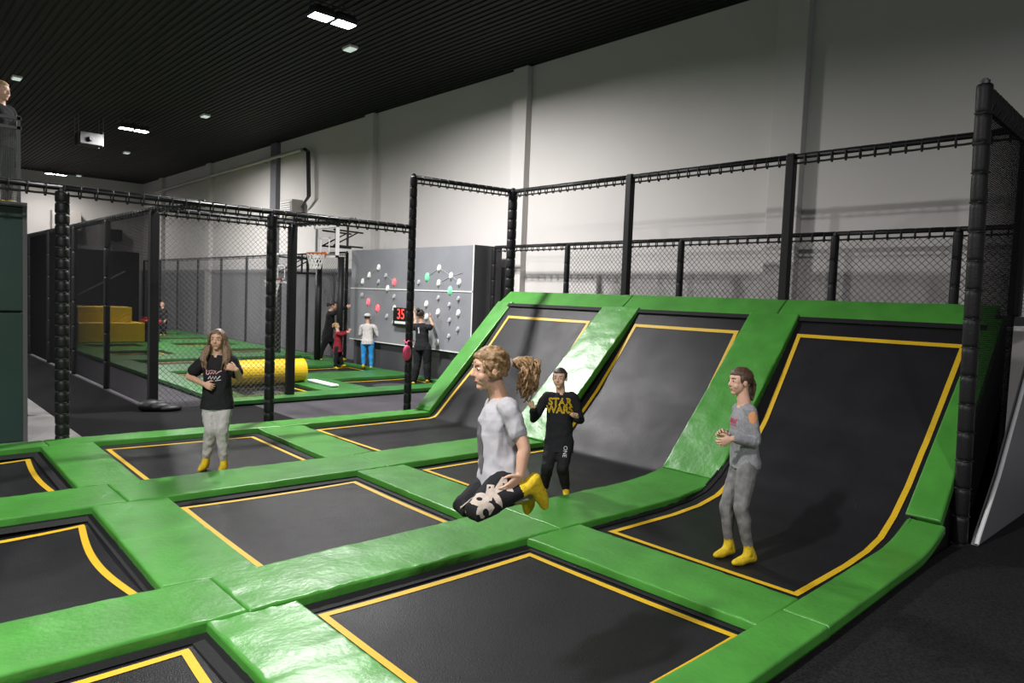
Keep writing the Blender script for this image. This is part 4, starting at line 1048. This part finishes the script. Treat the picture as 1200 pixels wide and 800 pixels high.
mb = MB(); tie = p.hp(0,-.118,.02); mb.tube([tie+(p.HS*math.cos(a)+p.HU*math.sin(a))*.016 for a in (q*.5236 for q in range(12))], .0075, 8, closed=True)
obj('hair_tie', mb, M['white'], p.root, smooth=True, label='white hair tie')
mb = MB(); rd = V((.7347,-.6773,.0384))                     # curls blown back behind the head
for q in range(80):
    a = rng.uniform(0, 6.283); sp = rng.uniform(.2, 1)
    o = V((rng.gauss(0,1), rng.gauss(0,1), rng.gauss(0,1))); o = o.normalized()*rng.uniform(.2,1)
    L = rng.uniform(.6,1.0)
    base = [tie, tie+rd*.045+V((0,0,.0)), tie+rd*.105+V((0,0,-.02)), tie+rd*.135*L+V((0,0,-.075)), tie+rd*(.115)*L+V((0,0,-.135*L)), tie+rd*.085*L+V((0,0,-.185*L))]
    wd = [.006,.024,.052,.060,.052,.030]
    pts = [b+o*w_ for b, w_ in zip(base, wd)]
    P_, R_ = catmull(pts, [.0045,.0055,.0058,.0056,.0048,.002], 9)
    ph = rng.uniform(0, 6.28); tw = rng.uniform(.9,1.4)
    P2 = [c + (V((0,0,1))*math.cos(ph+i*tw*.55) + rd.cross(V((0,0,1)))*math.sin(ph+i*tw*.55))*.010*min(1, i/8) for i, c in enumerate(P_)]
    mb.tube(P2, R_, 6, round_ends=True)
obj('ponytail', fuse(mb, .0024, 0), p.hairm, p.root, smooth=True)

# --- girl in grey on the right ramp
p = Person('grey', 'girl in grey sweater and washed grey leggings standing on the right ramp trampoline', JT['rgirl'], 1.38, SKIN, .034, .0042, headF=(-.86,.48,.02))
p.hairm = hairmat('dark_brown_hair', (.055,.028,.018), (.10,.055,.035))
p.body({'L': ((.1,-.2,1), (.6,.5,.2), (.5,.6,.5)), 'R': ((.1,-.5,.6), (.3,-.8,-.1), (.5,.7,.5))})
p.socks(cuff=.06)
p.trousers(cloth('washed_grey_leggings', (.20,.195,.195), .45, 14), .007, None, .93, .004, 'leggings')
p.shirt(cloth('grey_marl_sweater', (.27,.27,.29), .3, 90), -.01, 1.9, .013, .020, .006, 1.0, .008, 'sweater', sd_=7)
PK = cloth('pink_print', (.50,.06,.13)); q = .0
vs, fs = merge(*[stroke([(x, -.018), (x, .018)], .012) for x in (-.055,-.03,-.008,.018,.042)], *[stroke([(x, y), (x+.02, y)], .009) for x, y in ((-.055,.016),(-.055,0),(-.005,-.015),(.02,.0),(.042,.014))], stroke([(-.05,-.032),(0,-.03),(.05,-.034)], .008))
p.decal(p.shi, vs, fs, lerp(p.pel, p.neck, .74)+p.S*.02, p.S, p.U, PK, p.shio, 'chest_print', .003, 'pink chest print', .012)
vs, fs = blob(0, 0, .032, .045, 2)
p.decal(p.shi, vs, fs, lerp(p.J['shL'], p.J['elL'], .16), (.68,-.73,0), (0,0,1), smat('bare_shoulder', (.60,.27,.12), .5), p.shio, 'shoulder_cutout', .003, 'bare shoulder patch', .012)
st = [([(x*.6,-.085,.03),(x,-.11,-.02),(x*1.2,-.105,-.08),(x,-.095,-.15)], (.018,.020,.018,.007)) for x in (-.018,0,.018)]
st += [([(sx*.02,.052,.088),(sx*.055,.02,.07),(sx*.07,-.04,.03),(sx*.02,-.10,.0)], (.008,.014,.014,.010)) for sx in (-1,1)]
p.haircap(p.hairm, 1.05, .42, st, None, .003)
mb = MB(); c = p.hp(0,-.115,-.03); mb.tube([c+(p.HS*math.cos(a)+p.HF*math.sin(a))*.022 for a in (q*.6283 for q in range(10))], .006, 6, closed=True); obj('hair_tie', mb, M['black'], p.root)

# --- child in black sweatshirt on the middle ramp
p = Person('star', 'child in black sweatshirt with yellow-outlined words, hopping on the middle ramp trampoline', JT['star'], 1.30, SKIN, .034, .0042, headF=(-.85,-.45,.0))
p.hairm = hairmat('near_black_hair', (.030,.020,.016), (.06,.04,.03))
p.body({'L': ((-.3,.9,.2), (-.5,.3,.5), (.6,.8,.6)), 'R': ((.3,-.8,.2), (-.75,-.5,.4), (.15,.25,.2))})
p.socks(cuff=.03)
BK = cloth('black_sweat', (.014,.014,.017)); p.trousers(cloth('black_joggers', (.013,.013,.015)), .015, .044, .97, .008, 'joggers')
p.shirt(BK, -.13, 1.97, .022, .03, .009, 1.04, .014, 'sweatshirt', sd_=2)
YP = cloth('yellow_print', (.60,.40,.02)); a = text_mesh('STAR', .098, True, .0031, 1.0); b = text_mesh('WARS', .098, True, .0031, .96)
vs, fs = merge(([v*1 + V((0,.038,0)) for v in a[0]], a[1]), ([v + V((0,-.038,0)) for v in b[0]], b[1]))
p.decal(p.shi, vs, fs, lerp(p.pel, p.neck, .74), p.Ss, p.U, YP, p.shio, 'chest_lettering', .003, 'yellow outlined lettering')
WP = cloth('white_print', (.55,.55,.55)); kn, hp_ = p.J['knL'], p.J['hipL']; ax = (kn-hp_).normalized()
vs, fs = text_mesh('ONE', .055); vs = [V((v.x, v.y, 0)) for v in vs]; nrm = V((-.68,-.73,.06)); ups = nrm.cross(ax).normalized()
p.decal(p.tro, vs, fs, lerp(hp_, kn, .42), ax, ups, WP, p.troo, 'leg_lettering', .003, 'white lettering', .012)
p.haircap(p.hairm, 1.045, .50, [([(0,-.09,.04),(0,-.115,.03),(0,-.12,.0)], (.02,.024,.016))], None, .002)

# --- long-haired girl on the far left bed
p = Person('long', 'girl with long loose hair, black t-shirt and light grey joggers on the left bed', JT['lgirl'], 1.46, SKIN2, .034, .0044, headF=(-.62,-.76,.0), hh=.20)
p.hairm = hairmat('light_brown_hair', (.20,.125,.07), (.10,.06,.035))
p.body({'L': ((-.5,.3,.8), (-.4,.7,-.3), (.9,1.0,.7)), 'R': ((.1,.3,1), (.5,.6,0), (.7,.8,.6))})
p.socks(cuff=.05)
p.trousers(cloth('light_grey_joggers', (.40,.385,.37), .12, 30), .016, .043, .96, .009, 'joggers')
p.shirt(cloth('black_tee', (.013,.013,.015)), -.06, .62, .020, .06, .010, 1.02, .020, 't_shirt', sd_=9)
vs, fs = merge(stroke([(-.08,.045),(-.075,.0),(-.055,-.005),(-.04,.02),(-.03,.0),(-.01,.02),(.0,.002),(.02,.025),(.03,.0),(.05,.02),(.08,.035)], .011), stroke([(-.06,.03),(-.02,.038),(.03,.03)], .006))
p.decal(p.shi, vs, fs, lerp(p.pel, p.neck, .62), p.Ss, p.U, cloth('rose_print', (.55,.30,.30)), p.shio, 'script_print', .003, 'pinkish script print', .012)
vs, fs = merge(stroke([(-.05,-.05),(-.03,-.02),(-.02,-.055),(.0,-.025),(.01,-.055),(.03,-.02),(.04,-.055),(.07,-.02)], .010), stroke([(.02,-.07),(.08,-.06)], .006))
p.decal(p.shi, vs, fs, lerp(p.pel, p.neck, .62), p.Ss, p.U, WP, p.shio, 'script_print', .003, 'white script print', .012)
st = []
for q in range(64):
    sx = 1 if q % 2 else -1; f = rng.random(); x1 = sx*rng.uniform(.075,.135); ln = rng.uniform(.20,.31)
    yb = rng.uniform(-.09,.05)
    st.append(([(sx*.01, .03-.09*f, .108), (sx*.062, .055-.11*f, .06), (sx*.083, .035-.11*f, -.02), (x1, yb*.6+.02, -.11), (x1*1.05+sx*.01, yb+.055, -.20), (x1*.95+rng.uniform(-.02,.02), yb*.5+.085, -ln-.02)], (.008,.013,.013,.014,.013,.005)))
p.haircap(p.hairm, 1.05, .55, st, .0052, .004)

# --- people at the back
FV = .0075
def far_person(nm, label, J, h, skin, hair, headF, shirtc, trc, hem=-.1, sleeve=1.95, hands=None, sock=SOCK, floor=None, st=None, **kw):
    p = Person(nm, label, J, h, skin, floor, FV, headF=headF); p.hairm = hair
    hd = hands or {}
    d = {'L': ((0,0,1), p.S*-1, (.3,.4,.3)), 'R': ((0,0,1), p.S, (.3,.4,.3))}; d.update(hd)
    p.body(d); p.socks(sock, .05); p.trousers(trc, kw.get('tg', .016), kw.get('calf', .05), .97, .008)
    p.shirt(shirtc, hem, sleeve, .022, kw.get('flare', .05), .008, 1.0, .016, 'top'); p.haircap(hair, 1.07, .5, st, FV, .004)
    return p
DK = hairmat('black_hair', (.02,.014,.012), (.035,.025,.02)); BL = hairmat('blond_hair', (.42,.29,.14), (.28,.18,.08))
BKT = cloth('black_top', (.014,.014,.016)); BKP = cloth('black_trousers', (.012,.012,.014))
far_person('mom', 'woman all in black leaning forward with an arm stretched to the climbing board', JT['mom'], 1.62, SKIN, DK, (.6,-.6,.15), BKT, BKP, -.25, 1.95, floor=None, st=[([(0,-.09,.05),(0,-.13,.03),(0,-.14,-.02)], (.03,.04,.03))])
far_person('red', 'small blond child in a dark red top reaching forward', JT['kidred'], 1.12, SKIN, BL, (.6,-.5,.1), cloth('dark_red_top', (.22,.018,.028)), BKP, -.28, 1.9, st=[([(x,.0,.1),(x*1.6,-.09,.06),(x*1.5,-.11,-.03)], (.02,.03,.02)) for x in (-.05,0,.05)])
p = far_person('blue', 'child in white top and bright blue trousers facing the climbing board', JT['blue'], 1.36, SKIN, DK, (.85,.5,.1), cloth('white_top', (.55,.53,.52)), cloth('blue_trousers', (.03,.25,.55)), -.12, 1.5)
mb = MB(); p.hell(mb, (0,-.014,.055), (.085,.102,.062)); obj('cap', mb, cloth('white_cap', (.6,.6,.6)), p.root, smooth=True)
p = far_person('woman', 'person in black vest and wide black trousers reaching up at the climbing board, back turned', JT['woman'], 1.55, SKIN2, DK, (.9,.42,.1), BKT, BKP, -.12, .25, sock=SOCK, tg=.03, calf=.085, st=[([(0,-.08,.09),(0,-.11,.11),(0,-.09,.13)], (.03,.04,.02))])
vs, fs = merge(stroke([(0,.06),(.006,.0),(.0,-.07)], .035))
p.decal(p.shi, vs, fs, lerp(p.pel, p.neck, .7), -p.S, p.U, cloth('white_panel', (.5,.5,.5)), p.shio, 'back_panel', .004, 'white panel on the back', .03)
far_person('bench', 'fair-haired person in a long black dress standing far back by the red-topped stand', JT['bench'], 1.26, SKIN, BL, (-.5,-.8,0), BKT, BKP, -.5, 1.8, floor=None, tg=.03, calf=.07)
def standing(x, y, z, h, yaw):
    k = h/1.4; S = V((-math.sin(yaw), math.cos(yaw), 0)); F = V((math.cos(yaw), math.sin(yaw), 0)); o = V((x, y, z))
    J = {}
    for sd, q in (('L', 1), ('R', -1)):
        a = S*q
        J['hip'+sd] = o+a*.08*k+Z*.70*k; J['kn'+sd] = o+a*.085*k+Z*.40*k+F*.01; J['an'+sd] = o+a*.085*k+Z*.08*k; J['to'+sd] = o+a*.10*k+F*.15*k+Z*.02
        J['sh'+sd] = o+a*.15*k+Z*1.09*k; J['el'+sd] = o+a*.19*k+Z*.85*k-F*.01; J['wr'+sd] = o+a*.18*k+Z*.65*k+F*.05; J['hd'+sd] = o+a*.17*k+Z*.57*k+F*.08
    J['neck'] = o+Z*1.15*k; J['head'] = o+Z*1.29*k+F*.02
    return {a: tuple(b) for a, b in J.items()}
far_person('guard', 'fair-haired person in dark clothes behind the platform railing at the top left edge', standing(1.37, 10.95, 2.855, 1.52, -.9), 1.58, SKIN, BL, (.7,-.7,0), BKT, BKP, -.1, 1.9, floor=2.86)
mb = MB(); mb.ell((6.57, 9.58, 1.00), (.075,0,0), (0,.05,0), (0,0,.13), 14, 10)
mb.tube([(6.57,9.58,1.10),(6.575,9.585,1.16)]+[(6.66+.082*math.cos(q), 9.66+.082*math.sin(q), 1.19) for q in (3.9, 4.9, 5.9, 6.9, 7.9, 8.9)]+[(6.58,9.60,1.16),(6.57,9.585,1.10)], .010, 6)
obj('bag', mb, mat('pink_bag', (.6,.05,.14), .5), None, smooth=True, label='small pink bag strapped to the tall thin post', cat='bag')

# ------------------------------------------------------------------ camera, light, colour
cd = bpy.data.cameras.new('camera'); cam = bpy.data.objects.new('camera', cd); COL.objects.link(cam)
fw = V((.67822452, .73234031, -.06073847)); rt = V((.73473917, -.67726341, .03837481)); up = V((.01303253, .07065367, .99741577))
Mx = Matrix((rt, up, -fw)).transposed().to_4x4(); Mx.translation = V((0, 0, 1.95))
cam.matrix_world = Mx
cd.sensor_width = 36; cd.lens = 836.21/1200*36; cd.clip_end = 200; cd.clip_start = .05
SC.camera = cam
w = bpy.data.worlds.new('bounce_fill'); SC.world = w; w.use_nodes = True
w.node_tree.nodes['Background'].inputs[0].default_value = (.9, .93, 1, 1); w.node_tree.nodes['Background'].inputs[1].default_value = .22  # even fill light added in place of bounce from the unbuilt walls
SC.view_settings.view_transform = 'Standard'; SC.view_settings.look = 'None'
SC.view_settings.exposure = 0.0; SC.view_settings.gamma = 1.0; SC.view_settings.use_curve_mapping = False
